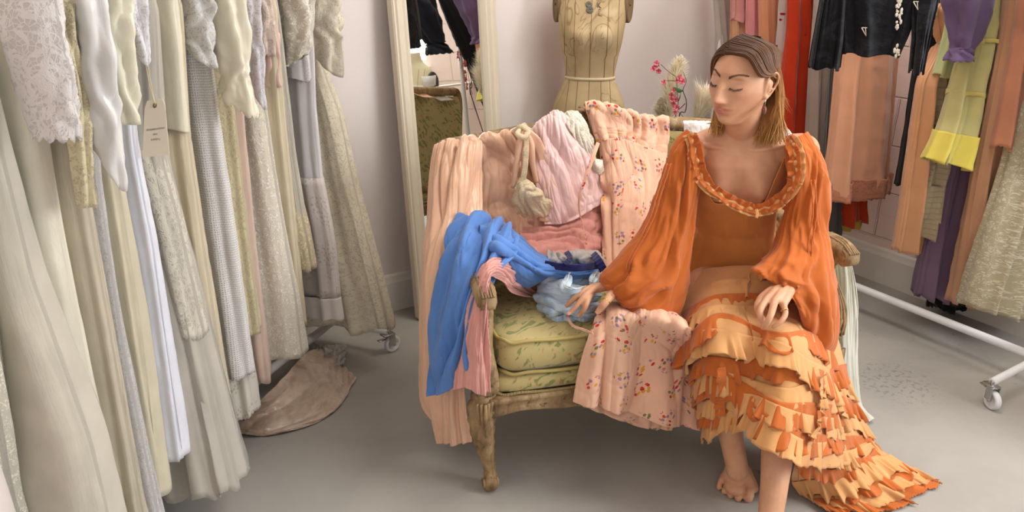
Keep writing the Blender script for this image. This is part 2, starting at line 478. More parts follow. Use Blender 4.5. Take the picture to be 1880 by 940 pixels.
# window: frame, mullions, glass, bright curtain
wc = lambda a, z, d=0: CORNER + EB * a + NB * d + np.array([0, 0, z])
mb = MB()
for (a0, a1, z0, z1) in ((W0, W0 + .06, WZ0, WZ1), (W1 - .06, W1, WZ0, WZ1), (W0, W1, WZ0, WZ0 + .06), (W0, W1, WZ1 - .06, WZ1), (3.48, 3.52, WZ0, WZ1), (W0, W1, 1.98, 2.02)):
    mb.box(wc((a0 + a1) / 2, (z0 + z1) / 2, -.07), a1 - a0, .05, z1 - z0, EB)
wf = mb.build('window_1', PAINT, smooth=False); struct(wf)
mb = MB(); mb.box(wc(3.5, WZ0 - .015, .02), W1 - W0 + .1, .16, .03, EB); s_ = mb.build('window_sill', PAINT, wf, smooth=False)
tg = NT('window glass'); tg.b.inputs['Transmission Weight'].default_value = 1; tg.b.inputs['Roughness'].default_value = 0; tg.b.inputs['IOR'].default_value = 1.0
mb = MB(); mb.box(wc(3.5, 1.75, -.08), W1 - W0 - .1, .004, WZ1 - WZ0 - .1, EB); mb.build('window_pane', tg.m, wf, smooth=False)
# skirting boards
def skirting(name, p, e, L, nrm, x0=0):
    prof = [(0, 0), (.022, 0), (.022, .135), (.016, .15), (.012, .165), (.004, .172), (0, .172)]
    P = np.array([[p + e * (x0 + s) + np.asarray(nrm) * d + np.array([0, 0, z]) for (d, z) in prof] for s in (0, L)])
    m = MB(); m.grid(P, False); return struct(m.build(name, PAINT, smooth=False))
skirting('baseboard_back', CORNER, -EA, 3.5, NA)
skirting('baseboard_right', CORNER, EB, 5.5, NB)
# boxed pipe / corner trim where the two walls meet
mb = MB(); c_ = CORNER - EA * .05 - EB * -.02 ; mb.box(c_ + NA * .03 + np.array([0, 0, 1.45]), .06, .04, 2.9, EA); struct(mb.build('trim_1', PAINT, smooth=False))
# ------------------------------------------------------------------ clothes on the rails
def RL():  # left rail frame
    pass
rl = np.array([math.cos(R(70)), math.sin(R(70)), 0]); nl = np.array([rl[1], -rl[0], 0])
PL = np.array([-.71, 2.73, 0])                  # far end of the left rail, on the floor
rr = EB.copy(); nr = np.array([-NB[0], -NB[1], 0]) * -1  # nr towards room
nr = NB.copy()
PR = (atz(1553, 516, .12) + atz(1880, 650, .12)) / 2; PR[2] = 0
RAILZ = 1.66
def flutes(th, z, seed, N):
    a = th / (2 * PI)
    w = vn(a * 5, z * 1.2, 0, seed) * .35
    p = random.Random(seed).random() * 6
    x = (1 - 2 * np.abs(np.sin(PI * (N * a) + p + w * 2.5 + .3 * vn(0, z * 2, 0, seed + 3))) ** .8) * .75 + np.sin(2 * PI * (N * 1.7 // 1 * a) + p * 2 + w * 7) * .3
    return x + .35 * vn(np.cos(th) * 3.1, np.sin(th) * 3.1, z * 1.3, seed + 5)
def garment(name, C, n, r, zs, nL, nR, mat, th=(.035, .07), fold=(.006, .018), N=9, seed=0, hem=.006, parent=None, nu=120, nv=64, close_top=True, hem_lift=0.0, tilt=(0, 0), sc=0):
    """hollow garment hanging in the vertical plane (C, n). zs falls; nL/nR are edge positions along n."""
    zs = np.asarray(zs, float); v = np.linspace(0, 1, nv)
    zt = zs[0] + (zs[-1] - zs[0]) * v
    a = np.interp(-zt, -zs, nL); b = np.interp(-zt, -zs, nR)
    # smooth the edges
    for _ in range(3):
        a[1:-1] = (a[:-2] + a[1:-1] * 2 + a[2:]) / 4; b[1:-1] = (b[:-2] + b[1:-1] * 2 + b[2:]) / 4
    c = (a + b) / 2; w = (b - a) / 2
    t = th[0] + (th[1] - th[0]) * v ** .8
    ang = np.linspace(0, 2 * PI, nu, endpoint=False)
    A, Z = np.meshgrid(ang, zt)
    ca, sa = np.cos(A), np.sin(A)
    sx = np.sign(ca) * np.abs(ca) ** .85; sy = np.sign(sa) * np.abs(sa) ** .8
    f = flutes(A, Z, seed, N * 1.25) * (fold[0] + (fold[1] - fold[0]) * v[:, None]) * 1.55
    f = f + .0020 * ridge(A * 5, Z * 9 + vn(A * 3, Z * 6, 0, seed), 0, seed + 9) + .0035 * v[:, None] * ridge(np.cos(A) * 9 + 20, Z * 1.6, np.sin(A) * 5, seed + 10) 
    # width folds only shrink inwards at the measured edges
    X = (w[:, None] - .35 * np.abs(f)) * sx
    Yv = t[:, None] * sy + f * (np.abs(sa) ** .6) * np.sign(sa + 1e-9) * 1.0 + f * .3
    zz = Z.copy()
    zz = zz + ca * (tilt[0] + (tilt[1] - tilt[0]) * v[:, None] ** 1.5)
    last = np.clip((v - .9) / .1, 0, 1)[:, None]
    zz = zz + last * (hem * np.sin(A * N + seed) + hem_lift * ca) + (sc * np.abs(np.sin(A * 26)) * np.clip((v - .985) / .015, 0, 1)[:, None] if sc else 0)
    P = C[None, None] + n[None, None] * (c[:, None, None] + X[..., None]) + r[None, None] * Yv[..., None]
    P[..., 2] = zz
    if close_top:
        cap = P[0].mean(0)
        P = np.concatenate([(cap + (P[0] - cap) * .15 + [0, 0, .02])[None], (cap + (P[0] - cap) * .7 + [0, 0, .015])[None], P], 0)
    per = (4 * w.mean() + 2 * t.mean())
    nvv = P.shape[0]
    UU = np.linspace(0, per, nu)[None, :].repeat(nvv, 0); VV = P[..., 2]
    me = grid_mesh(name, P, True, uv=np.stack([UU + seed * .37, VV], 2))
    o = link(name, me, mat, parent)
    return thick(o, .0022)
def hanger(root, C, n, top, half, rz):
    m = MB()
    P = [C + n * x + np.array([0, 0, top + z]) for x, z in ((-half, -.06), (-half * .5, -.02), (0, .03), (half * .5, -.02), (half, -.06))]
    m.tube(path(P, 20), .007, 8)
    h = [C + np.array([0, 0, top + .03]), C + np.array([0, 0, rz - .02])]
    hook = [C + np.array([0, 0, rz - .02])] + [C + n * .024 * math.sin(q) + np.array([0, 0, rz - .004 + .026 * -math.cos(q) + .004]) for q in np.linspace(.4, 4.4, 9)]
    m.tube(h, .003, 6); m.tube(path(hook, 18), .003, 6)
    return m.build('hanger', plain('pale wooden hanger', (190, 160, 120), .5), root)
def edge_ns(pts, C, n, r):
    """pixel polyline -> (z, n) pairs in the garment's plane"""
    out = []
    for (px, py) in pts:
        p = atp(px, py, C, r); out.append((p[2], float(np.dot(p - C, n))))
    return out
def hang(name, side, ref, w0, Rp, label, mat, hem_px=None, Lp=None, cat='dress', th=(.03, .06), fold=(.005, .016), N=9, seed=1, group=None, top=1.46, half=.19, zmin=None, **kw):
    """ref: a pixel on the garment; w0: how far that pixel is from the rail line (along n)"""
    if side == 'L': P0, r, n, grp = PL, rl, nl, 'white and cream dresses on the left rail'
    else: P0, r, n, grp = PR, rr, nr, 'colourful clothes on the right rail'
    q = atp(ref[0], ref[1], P0 + n * w0, n)
    s = float(np.dot(q - P0, r)); C = P0 + r * s
    root = empty(name, (C[0], C[1], 0), label, cat, group or grp)
    root['_s'] = s
    Rr = sorted(edge_ns(Rp, C, n, r), key=lambda e: -e[0])
    if Lp: Lr = sorted(edge_ns(Lp, C, n, r), key=lambda e: -e[0])
    else: Lr = [(z, -max(.12, min(.26, nn))) for z, nn in Rr]
    zs = sorted(set([round(z, 4) for z, _ in Rr + Lr] + [top]), reverse=True)
    zmn = max(min(z for z, _ in Rr), .012) if zmin is None else zmin
    if Lp and zmin is None:
        zl, zr = min(z for z, _ in Lr), min(z for z, _ in Rr); zmn = max((zl + zr) / 2, .02); kw['tilt'] = (0, (zr - zl) / 2)
    zs = [z for z in zs if z > zmn + .01] + [zmn]
    fr = lambda L, z: float(np.interp(-z, [-e[0] for e in L], [e[1] for e in L]))
    nR = [fr(Rr, z) for z in zs]; nLl = [fr(Lr, z) for z in zs]
    if top - max(z for z, _ in Rr) > .04:        # shoulders above the frame
        c0 = (nR[1] + nLl[1]) / 2; hw = min(abs(nR[1] - nLl[1]) / 2, half)
        nR[0] = c0 + hw; nLl[0] = c0 - hw
    g = garment('body' if name != 'skirt' else 'panel', C, n, r, zs, nLl, nR, mat, th, fold, N, seed, parent=root, **kw)
    # neck and hanger up to the rail
    cc = C + n * ((nR[0] + nLl[0]) / 2)
    hanger(root, C + n * ((nR[0] + nLl[0]) / 2) , n, min(zs[0] + .03, RAILZ - .1), max(.08, (nR[0] - nLl[0]) / 2 * .9), RAILZ)
    root['_C'] = list(map(float, C)); root['_zb'] = zmn
    return root
def sleeve(root, pts, rad, mat, off=.0, name='sleeve', side='L', seed=0, cuff=None, depth=.5, fold=.15, n=40, ns=48, scal=0, tip=0, lace_cuff=None):
    """pts: pixel centre line; rad: half widths in pixels; off: towards the camera along the rail"""
    r, nn = (rl, nl) if side == 'L' else (rr, nr)
    C = np.array(root['_C']); C2 = C - r * off if side == 'L' else C + r * off
    P = [atp(px, py, C2, r) for px, py in pts]
    d = np.linalg.norm(P[-1] - O0)
    rd = [q / FPX * d / max(.35, abs(np.dot(nn, ray(pts[0][0], pts[0][1])[[1, 0, 2]] * [1, -1, 0] / 1.4)) + .25) for q in rad]
    P = path(P, n); rd = np.interp(np.linspace(0, 1, n), np.linspace(0, 1, len(rd)), rd)
    a = np.linspace(0, 2 * PI, ns, endpoint=False); v = np.linspace(0, 1, n)
    f = 1 + fold * np.sin(a[None] * 5 + seed + 3 * vn(v[:, None] * 4, 0, 0, seed)) + fold * .9 * vn(np.cos(a)[None] * 2, np.sin(a)[None] * 2, v[:, None] * 9, seed) + .06 * ridge(np.cos(a)[None] * 3 + 4, np.sin(a)[None] * 3, v[:, None] * 14 + vn(np.cos(a)[None] * 2, v[:, None] * 4, 0, seed) * 2, seed + 1)
    T = np.array([0, 0, 1.])
    Q = P[:, None] + (nn[None, None] * np.cos(a)[None, :, None] + r[None, None] * depth * np.sin(a)[None, :, None]) * (rd[:, None] * f)[..., None]
    if tip: Q[..., 2] += np.clip((v - .8) / .2, 0, 1)[:, None] * tip * np.cos(a)[None]
    if scal: Q[..., 2] += np.clip((v - .97) / .03, 0, 1)[:, None] * scal * np.abs(np.sin(a * 6))[None]
    U = (a * rd.mean())[None].repeat(n, 0)
    o = link(name, grid_mesh(name, Q, True, uv=np.stack([U + seed, Q[..., 2]], 2)), mat, root)
    return thick(o, .002)

def rack(name, P0, r, n, s0, s1, label, base_z=.12, feet=.24):
    root = empty(name, P0 + r * s0, label, 'clothes rail')
    a, b = P0 + r * s0, P0 + r * s1; Z = lambda z: np.array([0, 0, z])
    m = MB(); m.tube([a + Z(RAILZ), b + Z(RAILZ)], .014, 16); m.build('hanging_rail', WHITE_METAL, root)
    m = MB(); m.tube([a + Z(base_z), b + Z(base_z)], .016, 16); m.build('bottom_rail', WHITE_METAL, root)
    for e in (a, b):
        m = MB(); m.tube([e + Z(base_z - .03), e + Z(RAILZ + .01)], .0155, 16); m.build('upright', WHITE_METAL, root)
        m = MB(); m.tube([e - n * feet + Z(.095), e + n * feet + Z(.095)], .014, 14)
        m.build('foot_bar', WHITE_METAL, root)
        for sg in (-1, 1):
            c = e + n * sg * feet
            q = r * .9 + n * .43; q /= np.linalg.norm(q); ax = np.array([-q[1], q[0], 0])
            m = MB()
            for k in (-1, 1):   # fork cheeks
                m.box(c + ax * .015 * k + q * .012 + Z(.058), .003, .03, .05, ax)
            m.box(c + Z(.083), .036, .05, .006, ax); m.tube([c + Z(.08), c + Z(.1)], .007, 10)
            m.tube([c + q * .02 - ax * .018 + Z(.034), c + q * .02 + ax * .018 + Z(.034)], .006, 10)
            m.box(c - q * .03 + Z(.066), .02, .03, .004, ax)
            cs = m.build('caster', CHROME, root, bevel=.001)
            m = MB(); cc = c + q * .02 + Z(.034)
            P = np.array([[cc + ax * x + (q * math.cos(t) + np.array([0, 0, 1]) * math.sin(t)) * rr_ for t in np.linspace(0, 2 * PI, 32, endpoint=False)]
                          for x, rr_ in ((-.008, .022), (-.011, .024), (-.011, .030), (-.008, .034), (.008, .034), (.011, .030), (.011, .024), (.008, .022))])
            m.grid(P, True, True); m.build('wheel', CASTER, cs)
    return root
rack('clothes_rack', PL, rl, nl, .03, -2.2, 'white wheeled clothes rail full of white and cream dresses at left', feet=.22)
e_ = atz(1874, 655, .12); s_end = float(np.dot(e_ - PR, rr))
rack('clothes_rack', PR, rr, nr, s_end + .02, -1.25, 'white tube clothes rail of colourful clothes along the right wall', feet=.26)

W = (228, 222, 212); CR = (222, 214, 192); IV = (224, 214, 190)
def H(*a, **k): return hang(*a, **k)
L_ = []
# ---- left rail, far end first; right-edge pixels measured in the photograph
g = H('dress', 'L', (655, 330), .20, [(575, -40), (590, 110), (625, 205), (652, 330), (688, 470), (722, 600)], 'ivory floral lace dress at the far end of the left rail, nearest the mirror', fabric((240, 232, 210), 'chiffon', 'lace', .94), N=7, fold=(.006, .022), th=(.03, .10), seed=11, hem=.012)
sleeve(g, [(585, -60), (592, 40), (598, 118)], [30, 30, 24], fabric((240, 232, 212), 'chiffon', 'lace', .97), off=.05, seed=2, tip=-.04)
g = H('dress', 'L', (590, 330), .20, [(560, -40), (575, 60), (580, 200), (592, 330), (610, 430), (626, 583)], 'long white dress with eyelet panels and plain white hem band', fabric((222, 219, 220), 'cotton', None), N=8, th=(.02, .035), seed=12, fold=(.004, .010))
C = np.array(g['_C'])
def band(root, pxR, zs_pad, mat, name, w=None, Lw=None, side='L', th=.05, N=8, seed=3, off=0, fold=(.005, .012), nv=16, **kw):
    r, n = (rl, nl) if side == 'L' else (rr, nr)
    C = np.array(root['_C']); E = sorted(edge_ns(pxR, C, n, r), key=lambda e: -e[0])
    zs = [e[0] for e in E]; nR = [e[1] + .006 for e in E]
    if Lw:
        Le = sorted(edge_ns(Lw, C, n, r), key=lambda e: -e[0]); nL_ = [e[1] for e in Le]
        kw['tilt'] = ((E[0][0] - Le[0][0]) / 2, (E[-1][0] - Le[-1][0]) / 2); zs = [(a[0] + b[0]) / 2 for a, b in zip(E, Le)]
    else: nL_ = [-max(.12, min(.26, x)) for x in nR]
    return garment(name, C - r * off * (1 if side == 'L' else -1), n, r, zs, nL_, nR, mat, (th, th), fold, N, seed, parent=root, nv=nv, close_top=False, **kw)
band(g, [(590, 325), (612, 440), (622, 545)], 0, fabric((216, 206, 200), 'cotton', 'eyelet', scale=.8), 'eyelet_panel', th=.042, seed=12)
band(g, [(622, 545), (628, 585)], 0, fabric((222, 214, 208)), 'hem_band', th=.046, seed=12)
g = H('blouse', 'L', (572, 130), .21, [(548, -40), (562, 40), (572, 148)], 'short white blouse with cutwork eyelets and scalloped trim over the long white dress', fabric((222, 219, 218), 'cotton', 'eyelet', scale=1.4), cat='blouse', N=6, th=(.02, .03), seed=13, fold=(.003, .006), sc=.004)
sleeve(g, [(540, -60), (545, 40), (545, 112)], [30, 26, 18], fabric((226, 220, 205), 'satin', 'embroidery'), off=.04, seed=4, tip=.02)
g = H('dress', 'L', (540, 300), .20, [(500, -40), (515, 60), (540, 290), (560, 420), (572, 492)], 'cream pleated chiffon dress with yellowed embroidered hem behind the white eyelet skirt', fabric((220, 212, 196), 'chiffon', 'pleats', .95), N=14, th=(.03, .07), seed=14)
band(g, [(548, 375), (562, 430), (573, 494)], 0, fabric((218, 204, 168), 'chiffon', 'embroidery'), 'embroidered_hem', th=.075, N=14, seed=14, fold=(.012, .017))
g = H('slip', 'L', (545, 560), .22, [(505, 0), (520, 200), (545, 450), (560, 600)], 'plain cream slip hanging between the pleated dress and the vine lace dress', fabric((220, 208, 178), 'chiffon', None, 1), cat='slip', N=6, seed=15)
g = H('top', 'L', (505, 140), .20, [(470, -40), (490, 20), (507, 155)], 'dusty pink top with narrow sleeve, lace cuff and row of buttons', fabric((222, 194, 180), 'satin'), cat='top', N=5, seed=16, fold=(.003, .008))
sleeve(g, [(470, -50), (488, 60), (500, 158)], [22, 20, 17], fabric((214, 182, 168), 'satin'), off=.05, seed=5)
sleeve(g, [(462, -60), (476, 20), (486, 98)], [20, 20, 18], fabric((232, 214, 200), 'chiffon', 'lace'), off=.07, seed=6, scal=-.008, name='lace_sleeve')
g = H('dress', 'L', (515, 380), .23, [(462, -40), (476, 120), (488, 200), (512, 350), (544, 540), (557, 650)], 'long cream dress covered in small vine lace, with pointed lilac white sleeve', fabric((228, 219, 200), 'cotton', 'embroidery', col2=(240, 234, 222)), N=5, th=(.035, .11), seed=17, fold=(.004, .014), hem=.008)
sleeve(g, [(450, -60), (458, 60), (466, 160)], [24, 20, 15], fabric((224, 220, 224), 'cotton', 'lace'), off=.05, seed=7, tip=-.06)
g = H('dress', 'L', (484, 500), .24, [(438, 0), (450, 250), (472, 480), (497, 700)], 'long dusty pink slip dress glimpsed under the vine lace dress', fabric((206, 180, 164), 'satin', None), N=7, th=(.03, .05), seed=18)
g = H('dress', 'L', (450, 400), .24, [(415, -40), (430, 200), (452, 400), (480, 612)], 'yellowed ivory lace dress with frayed edge beside the crochet dress', fabric((222, 210, 172), 'chiffon', 'lace'), N=6, th=(.03, .05), seed=19, sc=.006)
sleeve(g, [(408, -60), (418, 60), (432, 140), (438, 188)], [32, 30, 22, 28], fabric((228, 221, 198), 'satin'), off=.05, seed=8, scal=-.012, tip=-.03)
g = H('petticoat', 'L', (456, 600), .235, [(400, 300), (430, 500), (470, 762)], 'white cotton petticoat with cutwork eyelet hem under the crochet dress', fabric((216, 210, 198), 'cotton', 'eyelet', scale=.8), cat='petticoat', N=6, th=(.03, .07), seed=20, top=1.2, sc=.006)
g = H('dress', 'L', (418, 330), .25, [(372, -40), (386, 110), (402, 220), (420, 340), (450, 560), (466, 690)], 'white crochet net dress with scalloped hem in the middle of the left rail', fabric((232, 229, 226), 'cotton', 'crochet'), N=6, th=(.035, .06), seed=21, fold=(.006, .016), sc=.008)
sleeve(g, [(352, -70), (358, 20), (364, 100)], [30, 28, 24], fabric((226, 224, 220), 'cotton', 'lace'), off=.05, seed=9, tip=-.03)
g = H('dress', 'L', (385, 480), .25, [(330, -20), (345, 240), (378, 470), (412, 690)], 'plain honey cream dress between the crochet dress and the tulle skirt', fabric((222, 210, 182), 'chiffon', None, 1), N=9, th=(.035, .07), seed=22, zmin=.2)
g = H('blouse', 'L', (344, 235), .26, [(318, -40), (330, 60), (345, 240)], 'cream satin tunic with a paper tag hanging in front of it', fabric((226, 220, 197), 'satin'), cat='tunic', N=4, th=(.03, .04), seed=23, fold=(.002, .006))
g = H('dress', 'L', (345, 480), .27, [(285, -20), (298, 280), (330, 430), (365, 570), (410, 760), (444, 892)], 'lace bodice gown with a full pale tulle skirt reaching the floor', fabric((216, 210, 198), 'chiffon', None, .72), N=13, th=(.03, .12), seed=24, fold=(.008, .026), hem=.012)
band(g, [(290, 270), (330, 420), (365, 575), (374, 610)], 0, fabric((226, 220, 204), 'chiffon', 'lace', scale=.7), 'lace_overlay', th=.075, N=9, seed=25, nv=40, sc=-.01)
g = H('dress', 'L', (300, 560), .28, [(232, -20), (248, 260), (285, 455), (312, 640), (342, 840)], 'bright white cotton nightdress with a gathered ruffle at the bottom', fabric((230, 231, 240), 'cotton', None), N=7, th=(.03, .06), seed=26, fold=(.006, .016), hem=.004)
sleeve(g, [(212, -70), (228, 10), (242, 74)], [34, 30, 22], fabric((230, 228, 232), 'cotton', 'lace'), off=.05, seed=10, tip=-.05)
g = H('dress', 'L', (258, 600), .28, [(198, -20), (214, 300), (262, 600), (302, 915)], 'smooth cream silk gown just left of the bright white nightdress', fabric((222, 214, 188), 'chiffon', None, 1), N=7, th=(.04, .07), seed=27)
sleeve(g, [(185, -70), (200, 60), (222, 225)], [34, 32, 28], fabric((224, 219, 196), 'satin'), off=.05, seed=11)
g = H('dress', 'L', (220, 600), .28, [(160, 0), (182, 330), (222, 600), (276, 868)], 'sheer white gown with a narrow lace edge, left of the cream silk gown', fabric((226, 223, 220), 'chiffon', 'lace', .9, scale=1.5), N=7, th=(.03, .07), seed=28, zmin=.06)
sleeve(g, [(128, -70), (160, 60), (180, 200), (196, 292)], [38, 34, 30, 22], fabric((224, 222, 218), 'satin'), off=.06, seed=12, tip=-.06)
g = H('dress', 'L', (190, 600), .28, [(118, -20), (140, 230), (170, 420), (218, 690), (262, 930)], 'plain oatmeal gown in the shade behind the white satin gown', fabric((210, 200, 178), 'chiffon', None, 1), N=9, th=(.03, .06), seed=29, zmin=.03)
sleeve(g, [(108, -60), (122, 80), (142, 230), (160, 378)], [16, 15, 16, 14], fabric((224, 212, 174), 'satin', 'lace'), off=.05, seed=13, fold=.2, name='lace_tie')
g = H('dress', 'L', (140, 560), .29, [(60, -20), (84, 250), (128, 500), (165, 690), (216, 905)], 'long cream satin gown near the left edge with a gleaming fold', fabric((226, 221, 202), 'satin'), N=5, th=(.05, .09), seed=30, fold=(.008, .024), zmin=.04)
sleeve(g, [(40, -60), (62, 60), (88, 170), (102, 246)], [44, 44, 42, 36], fabric((226, 220, 216), 'cotton', 'lace', scale=.8), off=.07, seed=14, fold=.05, scal=-.01)
g = H('dress', 'L', (60, 520), .30, [(-40, 60), (10, 300), (62, 510), (110, 640), (168, 800)], 'pale organza overskirt with curved hem at the left edge', fabric((220, 214, 198), 'chiffon', None, .94), N=5, th=(.05, .11), seed=31, fold=(.006, .02), hem=.012, zmin=.26)
g = H('dress', 'L', (0, 700), .30, [(-100, 100), (-40, 500), (8, 800), (24, 900)], 'cream chiffon gown cut off by the left edge of the picture', fabric((222, 216, 200), 'chiffon', 'embroidery'), N=6, th=(.05, .11), seed=32, zmin=.03)

# paper tag on its string, hanging in front of the tunic
tagr = empty('paper_tag', at(284, 188, 1.62), 'cream paper price tag on a string in front of the satin tunic', 'tag')
a_ = [at(x, y, 1.62) for x, y in ((266, 186), (302, 180), (311, 284), (262, 289))]
pt = lambda u, v: (a_[0] * (1 - u) + a_[1] * u) * (1 - v) + (a_[3] * (1 - u) + a_[2] * u) * v
out = [pt(.0, .12), pt(.12, 0), pt(.88, 0), pt(1, .12), pt(1, 1), pt(0, 1)]
cen = pt(.5, .10); ring = [cen + (pt(.5 + .09 * math.cos(q), .10) - pt(.5, .10)) + (pt(.5, .10 + .045 * math.sin(q)) - pt(.5, .10)) for q in np.linspace(0, 2 * PI, 24, endpoint=False)]
me = mesh_vf('card', out, [(5, 4, 3, 2, 1, 0)], [(0, 0)] * 6)
CARD = plain('cream card', (232, 222, 206), .8)
thick(link('card', me, CARD, tagr, False), .0012)
def offs(P, d): return [p + (O0 - p) / np.linalg.norm(O0 - p) * d for p in P]
m = MB(); R1 = [cen + (p - cen) * .42 for p in ring]
m.grid(np.array([offs(R1, .0016), offs(ring, .0016)]), True); thick(m.build('eyelet', plain('brown eyelet card', (120, 92, 70), .7), tagr), .0012)
m = MB(); m.tube(path([at(285, 192, 1.61), at(278, 160, 1.615), at(271, 120, 1.62), at(262, 80, 1.63), at(256, 10, 1.64), atp(250, -120, at(256, 10, 1.64), np.array([0, 1., 0]))], 30), .0011, 6)
m.tube(path([at(285, 192, 1.61), at(275, 158, 1.605), at(268, 120, 1.61), at(261, 82, 1.62)], 20), .0009, 6)
m.build('string', fabric((216, 200, 160), 'cotton'), tagr)
INK = plain('faded ink', (120, 112, 108), .8)
for k, (txt, vy, sz) in enumerate((('KNIGHTSBRIDGE', .50, .0052), ('1930', .59, .0052), ('T1010 S', .68, .0062))):
    cu = bpy.data.curves.new('lettering', 'FONT'); cu.body = txt; cu.size = sz; cu.align_x = 'CENTER'; cu.extrude = .0001
    ob = bpy.data.objects.new('lettering', cu)
    xa = Vector(pt(1, vy) - pt(0, vy)).normalized() * -1; ya = Vector(pt(.5, 0) - pt(.5, 1)).normalized() * -1; za = xa.cross(ya).normalized()
    from mathutils import Matrix
    c_ = pt(.5, vy); c_ = c_ + (O0 - c_) / np.linalg.norm(O0 - c_) * .0014
    MW = Matrix(((xa.x, ya.x, za.x, c_[0] - tagr.location[0]), (xa.y, ya.y, za.y, c_[1] - tagr.location[1]), (xa.z, ya.z, za.z, c_[2] - tagr.location[2]), (0, 0, 0, 1)))
    COL.objects.link(ob); dgl = bpy.context.evaluated_depsgraph_get(); dgl.update()
    ml = bpy.data.meshes.new_from_object(ob.evaluated_get(dgl)); bpy.data.objects.remove(ob)
    ml.transform(MW); ml.materials.clear(); ml.materials.append(INK); ob = bpy.data.objects.new('lettering', ml); COL.objects.link(ob); ob.parent = tagr

# satin train of the dusty pink dress, pooled on the floor
def sheet(name, C, mat, nu=90, nv=90, folds=(), wr=.004, wf=12, seed=0, parent=None, t=.003, aniso=1, uvs=1.0, clampz=None):
    P = patch(C, nu, nv); N_ = normals(P)
    u = np.linspace(0, 1, nu)[None]; v = np.linspace(0, 1, nv)[:, None]
    d = np.zeros((nv, nu))
    for (amp, fu, fv, ph, v0, v1) in folds:      # amplitude, cycles across, cycles along, phase, envelope at v=0 and v=1
        w = vn(u * 2.3, v * 1.6, ph, seed) * 1.1 + vn(u * 5, v * 3, ph, seed + 4) * .4
        x = fu * u + fv * v + ph + w * .9
        q = 1 - 2 * np.abs(np.sin(PI * x)) ** .9
        am = .65 + .8 * vn(u * 3 + 9, v * 2, ph, seed + 11)
        d += amp * q * am * (v0 + (v1 - v0) * v) * np.clip(v * 7 + .15, 0, 1)
    if wr:
        ax, ay = (wf, wf * .35) if aniso > 0 else (wf * .35, wf)
        wx = 1.6 * vn(u * 3, v * 3, 0, seed + 7); wy = 1.6 * vn(u * 3, v * 3, 3, seed + 8)
        d += wr * (.55 * ridge(u * ax + wx, v * ay + wy, 0, seed + 6) + .3 * ridge(u * ax * 2.1 + wy, v * ay * 2.1 + wx, 0, seed + 12) + .12 * fbm(u * wf * 3, v * wf * 3, 0, seed + 2))
    P = P + N_ * d[..., None]
    if clampz is not None: P[..., 2] = np.maximum(P[..., 2], clampz)
    me = grid_mesh(name, P, uvscale=uvs)
    o = link(name, me, mat, parent); thick(o, t); return o
def Zr(pts): return [atz(x, y, z) for x, y, z in pts]
o = sheet('satin_train', [Zr([(430, 760, .03), (480, 735, .10), (560, 650, .10), (590, 640, .07)]),
                    Zr([(424, 775, .02), (500, 745, .035), (590, 690, .035), (622, 668, .02)]),
                    Zr([(422, 790, .01), (500, 785, .02), (610, 745, .02), (650, 690, .012)]),
                    Zr([(424, 796, .006), (500, 798, .006), (600, 765, .006), (648, 694, .006)])],
          fabric((212, 190, 170), 'satin', 'mottled', col2=(186, 160, 138)), folds=((.010, 1, 3, 0, 1, .4), (.006, 3, 5, 2, 1, .3)), wr=.006, seed=5, clampz=.005)
tag(o, 'mottled pinkish beige satin train spread on the floor below the left rail', 'fabric train')
o = sheet('satin_hem', [Zr([(560, 625, .06), (600, 632, .06), (636, 632, .04)]), Zr([(565, 640, .04), (600, 650, .04), (634, 650, .02)]), Zr([(575, 655, .03), (610, 668, .03), (632, 664, .006)]), Zr([(582, 668, .01), (605, 676, .006), (622, 672, .006)])],
          fabric((205, 200, 194), 'satin'), folds=((.012, 3, 2, 0, 1, .5),), wr=.008, wf=8, nu=60, nv=60, seed=8, clampz=.005)
tag(o, 'crumpled silver white satin hem on the floor behind the pinkish train', 'fabric train')

# ---- right rail; both edges measured (L = towards the room)
def HR(name, ref, Lp, Rp, label, mat, cat='dress', seed=50, **kw):
    return hang(name, 'R', ref, 0.0, Rp, label, mat, Lp=Lp, cat=cat, seed=seed, **kw)
HR('dress', (1325, 40), [(1308, -60), (1318, 60), (1316, 330)], [(1345, -60), (1348, 100), (1350, 330)], 'sheer white dress in the corner, leftmost on the right rail', fabric((226, 214, 206), 'chiffon', None, .85), N=8, seed=51, th=(.03, .05))
HR('dress', (1360, 110), [(1345, -60), (1346, 60), (1345, 330)], [(1374, -60), (1376, 100), (1380, 330)], 'peach sheer dress right behind the top of her head', fabric((232, 176, 138), 'chiffon'), N=6, seed=52, th=(.03, .05))
HR('top', (1372, 20), [(1345, -60), (1346, 35)], [(1400, -60), (1398, 60)], 'short pink chiffon top hanging in the corner above the peach dress', fabric((240, 168, 172), 'chiffon', None, .92), cat='top', N=6, seed=53, th=(.03, .04))
HR('dress', (1388, 120), [(1376, -60), (1375, 60), (1378, 330)], [(1400, -60), (1402, 100), (1404, 330)], 'candy pink chiffon dress between two peach dresses behind her head', fabric((240, 160, 162), 'chiffon'), N=6, seed=54, th=(.03, .05))
HR('dress', (1415, 100), [(1396, -60), (1398, 100), (1396, 400)], [(1442, -60), (1438, 100), (1440, 400)], 'salmon silk dress with vertical folds behind the crown of her head', fabric((224, 150, 112), 'satin'), N=7, seed=55, th=(.03, .05))
HR('dress', (1452, 120), [(1440, -60), (1428, 100), (1425, 400)], [(1480, -60), (1462, 100), (1450, 400)], 'pale lilac white dress printed with tiny red cherries', fabric((220, 200, 196), 'chiffon', 'cherries'), N=6, seed=56, th=(.03, .05))
HR('dress', (1465, 200), [(1452, -60), (1448, 60), (1438, 150), (1432, 300), (1425, 420)], [(1505, -60), (1498, 60), (1490, 200), (1482, 330), (1480, 420)], 'long vivid red orange dress directly behind her hair', fabric((214, 62, 22), 'chiffon'), N=6, seed=57, th=(.03, .06), fold=(.006, .016))
